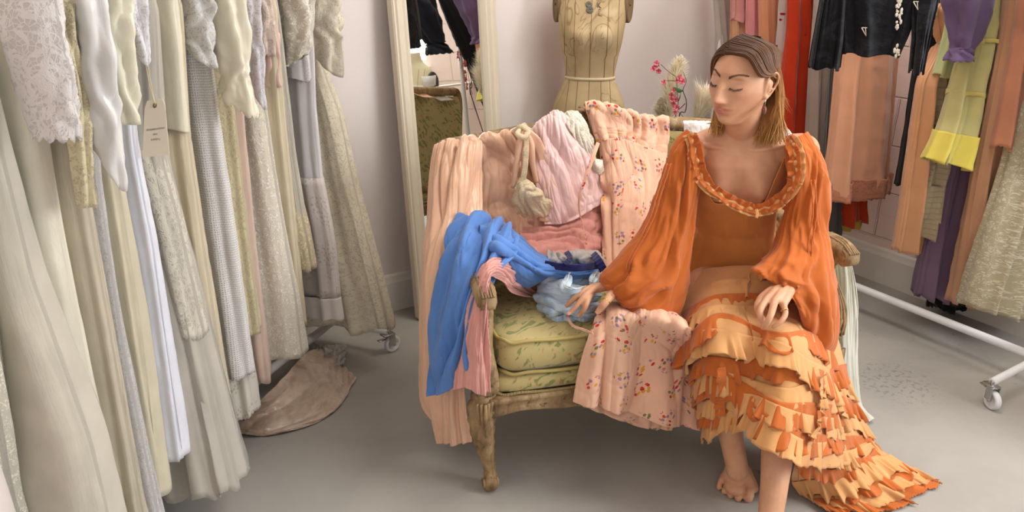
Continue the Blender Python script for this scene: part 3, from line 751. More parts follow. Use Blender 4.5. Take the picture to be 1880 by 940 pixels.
g = HR('blouse', (1468, 40), [(1455, -60), (1450, 60)], [(1480, -60), (1478, 66)], 'small cream silk blouse sleeve showing above the red dress', fabric((224, 208, 184), 'satin'), cat='blouse', N=5, seed=58, th=(.03, .04))
HR('blouse', (1490, 30), [(1474, -60), (1468, 66)], [(1512, -60), (1506, 68)], 'bright red short frilled blouse left of the black velvet jacket', fabric((200, 58, 30), 'chiffon'), cat='blouse', N=6, seed=59, th=(.03, .05))
HR('blouse', (1480, 85), [(1468, -60), (1464, 72), (1472, 94)], [(1500, -60), (1500, 90), (1492, 98)], 'pale mint blouse edge peeking between red blouse and velvet jacket', fabric((206, 212, 186), 'satin'), cat='blouse', N=5, seed=60, th=(.02, .03))
HR('dress', (1508, 260), [(1505, -60), (1492, 120), (1486, 312)], [(1535, -60), (1530, 120), (1526, 315)], 'pale grey mauve dress hanging behind the green slip', fabric((196, 178, 166), 'chiffon'), N=6, seed=61, th=(.03, .05))
g = HR('slip', (1512, 180), [(1512, -60), (1502, 120), (1495, 250)], [(1540, -60), (1534, 120), (1528, 252)], 'emerald green silk slip with cream lace hem and side trim', fabric((52, 138, 66), 'satin'), cat='slip', N=5, seed=62, th=(.02, .04))
band(g, [(1531, 236), (1530, 254)], 0, fabric((208, 200, 170), 'chiffon', 'lace'), 'lace_hem', Lw=[(1496, 236), (1494, 252)], side='R', th=.045, seed=62, sc=-.006)
m = MB(); P = [atp(x, y, np.array(g['_C']) - 0 * rr, rr) + (O0 - np.array(g['_C'])) * .02 for x, y in ((1527, 130), (1520, 170), (1514, 210), (1508, 240))]
m.grid(np.array([[p + nr * .012 + np.array([0, 0, .004 * math.sin(i * 2)]), p, p - nr * .02] for i, p in enumerate(path(P, 24))])); thick(m.build('lace_trim', fabric((208, 202, 172), 'chiffon', 'lace', scale=2), g), .002)
HR('dress', (1525, 400), [(1530, 100), (1518, 350), (1514, 440)], [(1550, 100), (1536, 350), (1532, 440)], 'dark slate grey dress seen low behind her left sleeve', fabric((92, 84, 84), 'chiffon'), N=5, seed=63, th=(.02, .04), top=1.3)
g = HR('skirt', (1530, 385), [(1548, 100), (1535, 350), (1530, 412)], [(1590, 100), (1578, 350), (1580, 402)], 'red orange skirt bottom showing below the peach lace slip', fabric((206, 66, 24), 'chiffon'), cat='skirt', N=5, seed=64, th=(.03, .05), top=1.3)
band(g, [(1580, 398), (1572, 412)], 0, fabric((216, 172, 70), 'chiffon'), 'yellow_lining', Lw=[(1532, 405), (1534, 422)], side='R', th=.035, seed=64)
g = HR('slip_dress', (1580, 240), [(1548, -60), (1543, 100), (1530, 260), (1520, 340), (1518, 364)], [(1645, -60), (1641, 100), (1634, 200), (1624, 300), (1618, 348)], 'peach silk slip dress with darker lace hem below the black velvet jacket', fabric((232, 170, 134), 'satin'), cat='slip dress', N=5, seed=65, th=(.04, .07), fold=(.006, .02), hem=.01)
band(g, [(1630, 315), (1620, 349)], 0, fabric((214, 144, 112), 'chiffon', 'lace', scale=1.2), 'lace_hem', Lw=[(1524, 330), (1517, 367)], side='R', th=.078, seed=65, fold=(.017, .02), N=5, sc=-.008)
HR('dress', (1690, 200), [(1702, -60), (1697, 60), (1683, 150), (1668, 260), (1655, 341)], [(1752, -60), (1742, 60), (1722, 180), (1702, 300), (1694, 343)], 'long plain black dress beside the bare patch of wall', fabric((17, 16, 17), 'cotton'), N=4, seed=66, th=(.03, .05))
HR('slip', (1672, 410), [(1690, 150), (1664, 340), (1646, 460)], [(1735, 150), (1712, 340), (1700, 462)], 'apricot satin slip showing below the long black dress', fabric((224, 164, 118), 'satin'), cat='slip', N=5, seed=67, th=(.03, .04), top=1.3)
HR('blouse', (1735, 60), [(1732, -60), (1728, 60), (1722, 120)], [(1756, -60), (1750, 60), (1744, 120)], 'narrow orange silk blouse between black dress and mint top', fabric((222, 140, 84), 'satin'), cat='blouse', N=5, seed=68, th=(.02, .03))
HR('dress', (1725, 150), [(1745, -60), (1722, 120), (1700, 210), (1681, 272), (1690, 298)], [(1775, -60), (1752, 120), (1738, 230), (1724, 300)], 'pale sage dress with tiny grey sprig print and drooping pointed hem', fabric((196, 196, 168), 'chiffon', 'sprigs'), N=6, seed=69, th=(.03, .05))
g = HR('dress', (1735, 150), [(1745, 0), (1722, 150), (1700, 290), (1675, 400), (1672, 432)], [(1790, 0), (1768, 150), (1745, 290), (1724, 400), (1718, 436)], 'cream chiffon dress with pin tucks and tiered hem behind the yellow dress', fabric((218, 200, 166), 'chiffon', 'tucks'), N=6, seed=70, th=(.03, .05))
band(g, [(1738, 340), (1728, 402)], 0, fabric((222, 206, 172), 'chiffon', 'tucks'), 'hem_tier', Lw=[(1690, 335), (1676, 397)], side='R', th=.06, seed=70, N=6)
HR('camisole', (1745, 150), [(1752, -60), (1738, 60), (1718, 138)], [(1815, -60), (1800, 60), (1786, 146)], 'pale green silk camisole behind the purple sleeve', fabric((204, 212, 152), 'satin'), cat='camisole', N=4, seed=71, th=(.03, .04))
HR('dress', (1752, 150), [(1770, 100), (1735, 320), (1700, 470), (1687, 540)], [(1800, 100), (1770, 320), (1745, 470), (1728, 552)], 'long lavender crinkled dress with scrunched hem', fabric((150, 122, 150), 'chiffon'), N=6, seed=72, th=(.03, .05), top=1.4, hem=.014)
HR('dress', (1761, 150), [(1800, 100), (1762, 310), (1725, 480), (1709, 560)], [(1850, 100), (1830, 310), (1810, 480), (1805, 568)], 'long black lace dress with gold scrolls and scalloped hem', fabric((20, 17, 17), 'cotton', 'scroll'), N=6, seed=73, th=(.03, .06), sc=-.008, top=1.4)
HR('dress', (1768, 150), [(1790, -60), (1772, 60), (1760, 150)], [(1812, -60), (1800, 60), (1788, 150)], 'dark navy dress edge behind the purple blouse sleeve', fabric((44, 44, 58), 'cotton'), N=4, seed=74, th=(.02, .03))
g = HR('blouse', (1775, 150), [(1765, -80), (1770, -20)], [(1830, -80), (1822, -20)], 'purple crinkle blouse with one gathered sleeve hanging down', fabric((132, 108, 150), 'chiffon'), cat='blouse', N=4, seed=75, th=(.03, .04))
sleeve(g, [(1782, -80), (1778, 10), (1770, 80), (1764, 88), (1762, 108)], [26, 24, 14, 10, 15], fabric((134, 110, 152), 'chiffon'), off=.04, side='R', seed=15, fold=.16, depth=.8, scal=-.008)
YEL = (224, 216, 152)
g = HR('dress', (1790, 150), [(1800, -60), (1782, 60), (1752, 170), (1736, 240), (1716, 292)], [(1880, -60), (1862, 60), (1838, 150), (1812, 250), (1800, 318)], 'sheer pale yellow tiered dress with bright yellow hem band', fabric(YEL, 'chiffon', None, .88), N=6, seed=76, th=(.03, .07), fold=(.006, .02), hem=.01)
YB = fabric((236, 220, 104), 'chiffon')
band(g, [(1819, 252), (1800, 320)], 0, YB, 'hem_band', Lw=[(1731, 240), (1708, 292)], side='R', th=.075, seed=76, N=6, fold=(.018, .021))
for (ly, lx, rx, ry) in ((70, 1780, 1860, 64), (165, 1753, 1834, 166)):
    band(g, [(rx, ry), (rx - 2, ry + 9)], 0, fabric((228, 214, 124), 'chiffon'), 'seam_band', Lw=[(lx, ly), (lx - 2, ly + 9)], side='R', th=.062, seed=76, N=6, nv=6, fold=(.012, .012))
HR('dress', (1835, 150), [(1858, -60), (1845, 60), (1815, 220), (1785, 380), (1754, 556)], [(1905, -60), (1892, 100), (1868, 260), (1845, 400), (1828, 560)], 'long peach gauze dress right of the yellow dress', fabric((224, 172, 134), 'chiffon', None, .97), N=7, seed=77, th=(.03, .06))
g = HR('slip', (1868, 150), [(1885, -60), (1872, 60), (1850, 180), (1834, 268)], [(1935, -60), (1925, 60), (1905, 180), (1880, 290)], 'short salmon crepe slip with scalloped lace edge at right', fabric((226, 158, 124), 'chiffon'), cat='slip', N=4, seed=78, th=(.04, .06), sc=-.006)
HR('dress', (1890, 150), [(1890, 150), (1855, 310), (1810, 460), (1781, 560)], [(1935, 150), (1925, 310), (1905, 460), (1892, 584)], 'cream dress embroidered with small white leaves at the right edge', fabric((214, 200, 164), 'chiffon', 'embroidery', scale=1.3, col2=(236, 228, 204)), N=5, seed=79, th=(.04, .08), fold=(.008, .024), top=1.4)
HR('skirt', (1878, 150), [(1880, 400), (1858, 540), (1842, 620)], [(1930, 400), (1915, 540), (1905, 635)], 'black lace skirt hem below the cream embroidered dress', fabric((20, 17, 17), 'cotton', 'lace'), cat='skirt', N=5, seed=80, th=(.03, .05), sc=-.008, top=1.0)

HR('dress', (1958, 150), [(1950, -60), (1935, 150), (1915, 420)], [(2010, -60), (1995, 150), (1965, 420)], 'long black crepe dress beyond the right edge, seen only in the mirror', fabric((24, 24, 28), 'cotton'), N=5, seed=81, th=(.03, .05), top=1.4)
g = HR('blouse', (1990, 100), [(1975, -60), (1960, 130)], [(2050, -60), (2035, 130)], 'navy black blouse with frilled cuff, seen only in the mirror', fabric((34, 38, 50), 'cotton'), cat='blouse', N=5, seed=82, th=(.04, .05))
sleeve(g, [(1985, -80), (1975, 10), (1965, 110), (1962, 122), (1960, 160)], [30, 28, 20, 16, 28], fabric((34, 38, 50), 'cotton'), off=.06, side='R', seed=16, fold=.14, depth=.8, scal=-.01)

# black velvet jacket hung facing the room on the front of the rail
VEL = fabric((10, 12, 18), 'velvet')
jc = at(1605, 60, 2.45); jx = np.array([.93, -.36, 0.]); jx /= np.linalg.norm(jx); jn = np.array([jx[1], -jx[0], 0])
if jn[1] > 0: jn = -jn
jr = empty('jacket', (jc[0], jc[1], 0), 'black velvet cropped jacket with flared cuffs and white pattern, facing the room', 'jacket', 'colourful clothes on the right rail')
def jx_of(px, py): 
    p = atp(px, py, jc, jn); return p[2], float(np.dot(p - jc, jx))
C0 = np.array([jc[0], jc[1], 0])
def jbody(name, Lp, Rp, th, mat, seed, off=0., parent=jr, N=5, fold=(.004, .012), **kw):
    Le = [jx_of(*p) for p in Lp]; Re = [jx_of(*p) for p in Rp]
    zs = [e[0] for e in Re]
    return garment(name, C0 + jn * off, jx, jn, zs, [e[1] for e in Le], [e[1] for e in Re], mat, (th, th * 1.2), fold, N, seed, parent=parent, **kw)
jbody('body', [(1530, -70), (1535, 0), (1541, 60), (1545, 99)], [(1700, -70), (1692, 0), (1672, 60), (1655, 102)], .035, VEL, 90, hem=.004)
jbody('sleeve', [(1515, -70), (1505, 0), (1492, 70), (1484, 117)], [(1556, -70), (1554, 0), (1550, 70), (1543, 124)], .035, VEL, 91, off=.02, N=4, hem=.006)
jbody('sleeve', [(1670, -70), (1672, 0), (1672, 70), (1668, 120)], [(1732, -70), (1722, 0), (1706, 70), (1696, 130)], .035, VEL, 92, off=.02, N=4, hem=.008)
WB = plain('white beads', (214, 206, 190), .4)
m = MB(); rnd = random.Random(4)
for k in range(46):
    y = rnd.uniform(-4, 104); x = 1652 + rnd.uniform(-5, 5) - y * .06
    if 64 < y < 84: continue
    p = atp(x, y, jc + jn * .052, jn); m.ball(p, rnd.uniform(.0025, .0055), 6, 4, (1, .5, rnd.uniform(.7, 2)))
m.build('beaded_placket', WB, jr)
for (x, y) in ((1589, 58), (1684, 10)):
    m = MB(); T_ = [atp(x + a, y + b, jc + jn * .050, jn) for a, b in ((-7, -7), (7, -7), (1, 8), (-7, -7))]
    m.tube(T_, .0018, 6); m.tube([T_[0] * .5 + T_[1] * .5, T_[2]], .0015, 6); m.build('bead_motif', WB, jr)
m = MB(); p0 = C0 + np.array([0, 0, RAILZ - .12]); m.tube([C0 - jx * .16 + np.array([0, 0, 1.42]), C0 + np.array([0, 0, 1.5]), C0 + jx * .16 + np.array([0, 0, 1.42])], .007, 8)
tr = PR + rr * float(np.dot(C0 - PR, rr)); m.tube(path([C0 + np.array([0, 0, 1.5]), C0 + np.array([0, 0, 1.62]), C0 * .5 + tr * .5 + np.array([0, 0, 1.70]), tr + np.array([0, 0, RAILZ + .02])], 16), .003, 6)
m.build('hanger', plain('pale wooden hanger', (190, 160, 120), .5), jr)
# ------------------------------------------------------------------ settee
SO = atz(900, 897, 0) + np.array([.0, .0, 0]); _p2 = at(1572, 470, 2.14)
ex = np.array([math.cos(R(15.6)), math.sin(R(15.6)), 0]); ey = np.array([-ex[1], ex[0], 0])
SW = 1.125
def Sp(x, y, z): return SO + ex * x + ey * y + np.array([0, 0, z])
def Spath(l, n=None):
    P = [Sp(*p) for p in l]; return path(P, n) if n else np.array(P)
settee = empty('settee', SO + ex * .6 + ey * .3, 'carved weathered wood two seat settee with green gold damask upholstery', 'settee')
def carve(P, s, seed=0, a=.0022):
    return P
def wtube(m, pts, r, n=30, ns=14, sq=1.0, leafy=0):
    P = Spath(pts, n); rr_ = np.interp(np.linspace(0, 1, n), np.linspace(0, 1, len(r)), r)
    Q = tube_pts(P, rr_, ns, sq)
    c = P[:, None]
    k = 1 + leafy * (.10 * np.sin(np.arange(n) * 1.9)[:, None] * np.sin(np.linspace(0, 4 * PI, ns, endpoint=False))[None] + .05 * vn(np.arange(n)[:, None] * .8, np.arange(ns)[None] * .8, 0, 3))
    Q = c + (Q - c) * k[..., None]
    m.grid(Q, True, True)
# front legs (cabriole with scroll toe)
for sx, x0 in ((-1, 0), (1, SW)):
    m = MB(); o_ = -sx
    wtube(m, [(x0, .035, .335), (x0 + sx * .018, .015, .27), (x0 + sx * .02, .0, .20), (x0 + sx * .006, .012, .12), (x0 - sx * .004, .018, .06), (x0 - sx * .002, .004, .025)], [.036, .042, .034, .023, .018, .022], 34, 16, 1, 1)
    m.ball(Sp(x0, -.006, .024), .024, 14, 10, (1, 1, .95))
    for k in (-1, 1): m.tube([Sp(x0 + k * .021 + .018 * math.cos(q) * 0 , -.006 + (.016 - q * .0018) * math.cos(q), .026 + (.016 - q * .0018) * math.sin(q)) for q in np.linspace(0, 7.5, 22)], .004, 6)
    m.tube([Sp(x0, .004, 0), Sp(x0, .004, .012)], .018, 14)
    for k in range(5): m.tube([Sp(x0 + sx * .018 + (k - 2) * .011, -.030 + abs(k - 2) * .005, .315), Sp(x0 + sx * .02 + (k - 2) * .0075, -.040 + abs(k - 2) * .008, .27), Sp(x0 + sx * .018 + (k - 2) * .005, -.030 + abs(k - 2) * .006, .20)], [.005, .0065, .002], 6, n=8)
    m.build('leg', WOOD, settee)
for x0 in (.03, SW - .03):
    m = MB(); wtube(m, [(x0, .60, .34), (x0, .62, .2), (x0, .66, .0)], [.03, .026, .02], 12, 10, 1, .3); m.build('leg', WOOD, settee)
# seat rails with serpentine lower edge
m = MB(); n = 40
for (pa, pb) in (((.0, .0), (SW, .0)), ((0, .0), (0, .6)), ((SW, 0), (SW, .6)), ((0, .6), (SW, .6))):
    rows = []
    for t in np.linspace(0, 1, n):
        x = pa[0] + (pb[0] - pa[0]) * t; y = pa[1] + (pb[1] - pa[1]) * t
        low = .262 + .012 * math.cos(t * 4 * PI) - .012 * math.exp(-((t - .5) / .1) ** 2) - .02 * (math.exp(-(t / .06) ** 2) + math.exp(-((1 - t) / .06) ** 2))
        d = np.array([-(pb[1] - pa[1]), pb[0] - pa[0]]); d = d / np.linalg.norm(d)
        if pa == (0, .0) and pb == (0, .6): d = d * -1 * -1
        sg = -1 if (pa == (.0, .0) and pb == (SW, .0)) or pa == (SW, 0) else 1
        d = d * sg
        prof = [(-.02, low + .004), (.014, low), (.022, low + .01), (.014, low + .018), (.018, .298), (.024, .306), (.020, .316), (-.02, .316)]
        rows.append([Sp(x + d[0] * q, y + d[1] * q, z) for q, z in prof])
    m.grid(np.array(rows), True, True)
for k in range(-3, 4): m.ball(Sp(SW / 2 + k * .022, -.024, .285 - abs(k) * .002), .012, 8, 6, (.8, .6, 1.2))
m.build('seat_rail', WOOD, settee)
# upholstered base, gimp braid, cushion
def rbox(m, x0, x1, y0, y1, z0, z1, puff=.01, crown=.0, n=28, uvs=1.0, bow=0):
    """soft block; returns nothing. rounded-rectangle rings from bottom to top"""
    rows = []
    for k, (z, ins) in enumerate([(z0, .03), (z0 + .006, .006), (z0 + (z1 - z0) * .25, -puff * .7), (z0 + (z1 - z0) * .5, -puff), (z0 + (z1 - z0) * .75, -puff * .7), (z1 - .006, .004), (z1, .02), (z1 + crown * .6, .09), (z1 + crown * .9, .17), (z1 + crown, .24)]):
        ring = []
        for q in np.linspace(0, 2 * PI, 96, endpoint=False):
            c, s = math.cos(q), math.sin(q); e = .16
            X = (x0 + x1) / 2 + ((x1 - x0) / 2 - ins) * np.sign(c) * abs(c) ** e
            Y = (y0 + y1) / 2 + ((y1 - y0) / 2 - ins) * np.sign(s) * abs(s) ** e
            ring.append(Sp(X, Y, z + .004 * float(vn(X * 6, Y * 6, z * 3, 4))))
        rows.append(ring)
    m.grid(np.array(rows), True, True, uvs)
def ring_path(x0, x1, y0, y1, z, ins=0, n=120):
    out = []
    for q in np.linspace(0, 2 * PI, n):
        c, s = math.cos(q), math.sin(q); e = .16
        out.append(Sp((x0 + x1) / 2 + ((x1 - x0) / 2 - ins) * np.sign(c) * abs(c) ** e, (y0 + y1) / 2 + ((y1 - y0) / 2 - ins) * np.sign(s) * abs(s) ** e, z + .003 * math.sin(q * 9)))
    return out
def face_grid(a, b, c_, d, nu=50, nv=14, bulge=.0, nrm=None, mat=None, name='panel', parent=None, uv0=(0, 0)):
    a, b, c_, d = map(np.asarray, (a, b, c_, d)); u = np.linspace(0, 1, nu); v = np.linspace(0, 1, nv)
    P = (a * (1 - u[:, None]) + b * u[:, None])[None] * (1 - v[:, None, None]) + (d * (1 - u[:, None]) + c_ * u[:, None])[None] * v[:, None, None]
    P = P + np.asarray(nrm)[None, None] * (bulge * (np.sin(PI * u)[None] ** .5 * np.sin(PI * v)[:, None] ** .5))[..., None]
    return P
m = MB(); rbox(m, .012, SW - .012, -.008, .58, .314, .378, .006, .002); m.build('seat_base', DAMASK, settee)
m = MB(); P = ring_path(.006, SW - .006, -.012, .585, .321, 0, 260); m.tube(P, .0045, 6)
for k in range(0, 160): m.ball(P[k % 260] if k < 0 else P[(k * 260) // 160], .0058, 6, 4)
m.build('gimp_braid', plain('old gold braid', (150, 130, 84), .8), settee)
m = MB(); rbox(m, .034, SW - .034, -.012, .54, .382, .486, .010, .022); cu_ = m.build('seat_cushion', DAMASK, settee)
m = MB(); m.tube(ring_path(.034, SW - .034, -.014, .54, .486, -.0005, 220), .0055, 8); m.build('piping', plain('gold green piping', (172, 154, 92), .7), cu_)
m = MB(); m.tube(ring_path(.034, SW - .034, -.014, .54, .386, 0.0, 220), .0055, 8); m.build('piping', plain('gold green piping', (172, 154, 92), .7), cu_)
# arms: padded inner panel, arm rest with scrolled front, S-shaped post
for sx, x0 in ((-1, 0.0), (1, SW)):
    m = MB(); o = sx
    wtube(m, [(x0, .03, .335), (x0 + o * .006, .012, .40), (x0 + o * .006, .03, .47), (x0 - o * .008, .06, .54), (x0 - o * .004, .05, .60), (x0 + o * .002, .015, .632)], [.040, .034, .026, .022, .024, .026], 40, 16, 1, 1)
    for k in range(4): m.tube([Sp(x0 + o * .012 + (k - 1.5) * .013, -.020 + abs(k - 1.5) * .004, .36 + .0), Sp(x0 + o * .014 + (k - 1.5) * .013, -.024 + .01 * abs(k - 1.5), .41), Sp(x0 + o * .013 + (k - 1.5) * .008, .0 , .47), Sp(x0 - o * .003 + (k - 1.5) * .006, .036, .54)], [.004, .006, .005, .003], 6, n=14)
    for k in range(9): m.ball(Sp(x0 - o * .0 + o * .006, -.008 + .002 * k + (.02 if k > 4 else 0), .40 + k * .016), .0075, 8, 5, (1.3, .8, .7))
    m.build('arm_post', WOOD, settee)
    m = MB()
    wtube(m, [(x0 - o * .03, .56, .68), (x0 - o * .012, .42, .655), (x0 + o * .0, .22, .642), (x0 + o * .004, .08, .646), (x0 + o * .006, .015, .642), (x0 + o * .006, -.018, .620)], [.022, .026, .027, .030, .032, .028], 44, 16, .78, .5)
    # scroll
    m.tube([Sp(x0 + o * .005 - .020, -.006, .625), Sp(x0 + o * .005 + .020, -.006, .625)], .027, 20)
    for k in (-1, 1):
        m.tube([Sp(x0 + o * .005 + k * .021, -.006 + (.027 - .0029 * q) * math.cos(q), 0.625 + (.027 - .0029 * q) * math.sin(q)) for q in np.linspace(0, 8.6, 40)], .0042, 6)
        m.ball(Sp(x0 + o * .005 + k * .021, -.006, .625), .007, 8, 6)
    for k in range(5): m.tube([Sp(x0 + o * .004 + (k - 2) * .0065, .10, .668), Sp(x0 + o * .005 + (k - 2) * .0065, .02, .671 - abs(k - 2) * .003), Sp(x0 + o * .005 + (k - 2) * .0075, -.032, .645)], [.003, .0042, .0035], 6, n=12)
    m.build('arm_rest', WOOD, settee)
    # upholstered side
    P = face_grid(Sp(x0 - o * .012, .06, .38), Sp(x0 - o * .03, .56, .38), Sp(x0 - o * .03, .56, .665), Sp(x0 - o * .010, .075, .64), 30, 16, .016, ex * -o)
    Q = face_grid(Sp(x0 + o * .006, .06, .32), Sp(x0 - o * .01, .56, .32), Sp(x0 - o * .01, .56, .665), Sp(x0 + o * .008, .075, .64), 30, 16, .008, ex * o)
    m = MB(); m.grid(P, uvs=1); m.grid(Q[::-1], uvs=1); m.build('side_panel', DAMASK, settee)
# back: crest rail, side posts, padded panel
def crest(x):  # height of the top rail
    t = x / SW
    return .888 + .045 * math.sin(PI * min(1, max(0, t))) ** 1.2 + .050 * math.exp(-((t - .5) / .07) ** 2)
by = lambda z: .585 + (z - .38) * .14
m = MB(); xs = np.linspace(-.0, SW, 70); top = [(x, by(crest(x)), crest(x)) for x in xs]
wtube(m, [(0.0, by(.40), .40), (-.012, by(.6), .6), (-.014, by(.8), .8), (0.0, by(.87), .875)] + top[2:-2] + [(SW, by(.87), .875), (SW + .014, by(.8), .8), (SW + .012, by(.6), .6), (SW, by(.4), .4)], [.024] * 8, 150, 14, .85, .5)
wtube(m, [(0, by(.40), .40), (SW * .5, by(.4), .395), (SW, by(.4), .40)], [.02, .022, .02], 20, 10)
for k in range(-4, 5):
    a = k * .38; m.tube([Sp(SW * .5 + .01 * k, by(1) - .022, crest(SW * .5) - .022), Sp(SW * .5 + .02 * math.sin(a) + .012 * k, by(1) - .03, crest(SW * .5) + .008 * math.cos(a)), Sp(SW * .5 + .05 * math.sin(a) + .010 * k, by(1) - .018, crest(SW * .5) - .004 + .034 * math.cos(a))], [.007, .009, .004], 7, n=10)
m.ball(Sp(SW * .5, by(1) - .028, crest(SW * .5) - .008), .016, 12, 8)
for s_ in (0.16, .84):
    for k in range(3): m.ball(Sp(SW * s_ + (k - 1) * .022, by(1) - .03, crest(SW * s_) + .004 - abs(k - 1) * .004), .012, 8, 6, (1.3, .7, .8))
m.build('back_frame', WOOD, settee)
rows = []
for v in np.linspace(0, 1, 20):
    rows.append([Sp(.012 + (SW - .024) * u, by(.4 + (crest(SW * u) - .42) * v) - .012 - .035 * (math.sin(PI * v) ** .4) * (math.sin(PI * min(max(u, .0), 1)) ** .3), .4 + (crest(SW * u) - .425) * v) for u in np.linspace(0, 1, 60)])
m = MB(); m.grid(np.array(rows))
rows2 = [[p + ey * (.02 + .0) + ey * (.035 * math.sin(PI * i / 19) ** .4) for p in r] for i, r in enumerate(rows)]
m.grid(np.array(rows2)[::-1]); m.build('back_panel', DAMASK, settee)

# ------------------------------------------------------------------ mirror leaning on the back wall
mir_b = atz(775, 590, 0) + NA * .0
fL0 = atz(772, 592, .0)                               # front bottom-left corner
def wallfoot(p): return PA + EA * np.dot(p - PA, EA)
dist = float(np.dot(fL0 - PA, NA)); MH = 1.95; MWd = .485
tl = math.asin(min(.3, max(.05, (dist - .045) / MH)))
MA = R(37.0); EM = np.array([math.cos(MA), math.sin(MA), 0]); NM = np.array([math.sin(MA), -math.cos(MA), 0])
up = -NM * math.sin(tl) + np.array([0, 0, math.cos(tl)]); fw = NM * math.cos(tl) + np.array([0, 0, math.sin(tl)])
mirror = empty('mirror', fL0 + EM * MWd / 2, 'tall cream framed floor mirror leaning against the back wall', 'mirror')
prof = [(0, -.030), (0, .004), (.006, .010), (.014, .006), (.020, .012), (.034, .014), (.046, .006), (.054, .010), (.064, .002), (.072, -.006), (.076, -.014)]
cs = [(0, 0), (MWd, 0), (MWd, MH), (0, MH)]
rows = []
for (x, y) in cs + [cs[0]]:
    sx = 1 if x == 0 else -1; sy = 1 if y == 0 else -1
    rows.append([fL0 + EM * (x + sx * d) + up * (y + sy * d) + fw * (h - .014) + np.array([0, 0, .012]) for d, h in prof])
MFR = plain('aged cream painted frame', (216, 204, 184), .55)
m = MB(); m.grid(np.array(rows)); m.build('mirror_frame', MFR, mirror, smooth=False)
tm = NT('mirror silvering'); tm.b.inputs['Metallic'].default_value = 1; tm.b.inputs['Roughness'].default_value = .015; tm.b.inputs['Base Color'].default_value = (.80, .82, .78, 1)
c0 = fL0 + EM * MWd / 2 + up * MH / 2 + fw * (-.030) + np.array([0, 0, .012])
c0m = c0.copy()
m = MB(); m.box(c0, MWd - .14, MH - .14, .004, EM, up); m.build('mirror_glass', tm.m, mirror, smooth=False)
m = MB(); m.box(c0 - fw * .012, MWd - .02, MH - .02, .008, EM, up); m.build('backing_board', plain('brown hardboard', (120, 96, 70)), mirror, smooth=False)

# ------------------------------------------------------------------ dress forms
def canvas_mat():
    t = NT('stained canvas'); o = t.obj()
    n1 = t.noise(t.scale(o, (1, 1, .55)), 11, 4, .55, 1.2)
    c = t.mix(t.thr(t.noise(o, 6, 3), .35, .7), S((176, 152, 112)), S((196, 174, 134)))
    # water marks: thin brown edges of blotches
    for (th_, w_, s_, sc_) in ((.52, .013, 0, 6.5), (.58, .011, 5, 9.0)):
        q = t.noise(t.scale(o, (1, 1, .42)), sc_, 2.5, .5, 1.6)
        d = t.math('ABSOLUTE', t.math('SUBTRACT', q, th_))
        ln = t.math('SUBTRACT', 1, t.thr(d, .003, w_))
        gate = t.thr(t.noise(o, 4 + s_, 1), .46, .54)
        c = t.mix(t.math('MULTIPLY', t.math('MULTIPLY', ln, gate), .5), c, S((118, 84, 46)))
        c = t.mix(t.math('MULTIPLY', t.math('MULTIPLY', t.thr(q, th_, th_ + .1), gate), .22), c, S((226, 208, 172)))
    t.l(c, t.b.inputs['Base Color']); t.b.inputs['Roughness'].default_value = .75
    t.l(t.bump(t.noise(o, 500, 2), .15, .0008, t.bump(n1, .2, .004)), t.b.inputs['Normal'])
    return t.m
CANVAS = canvas_mat()
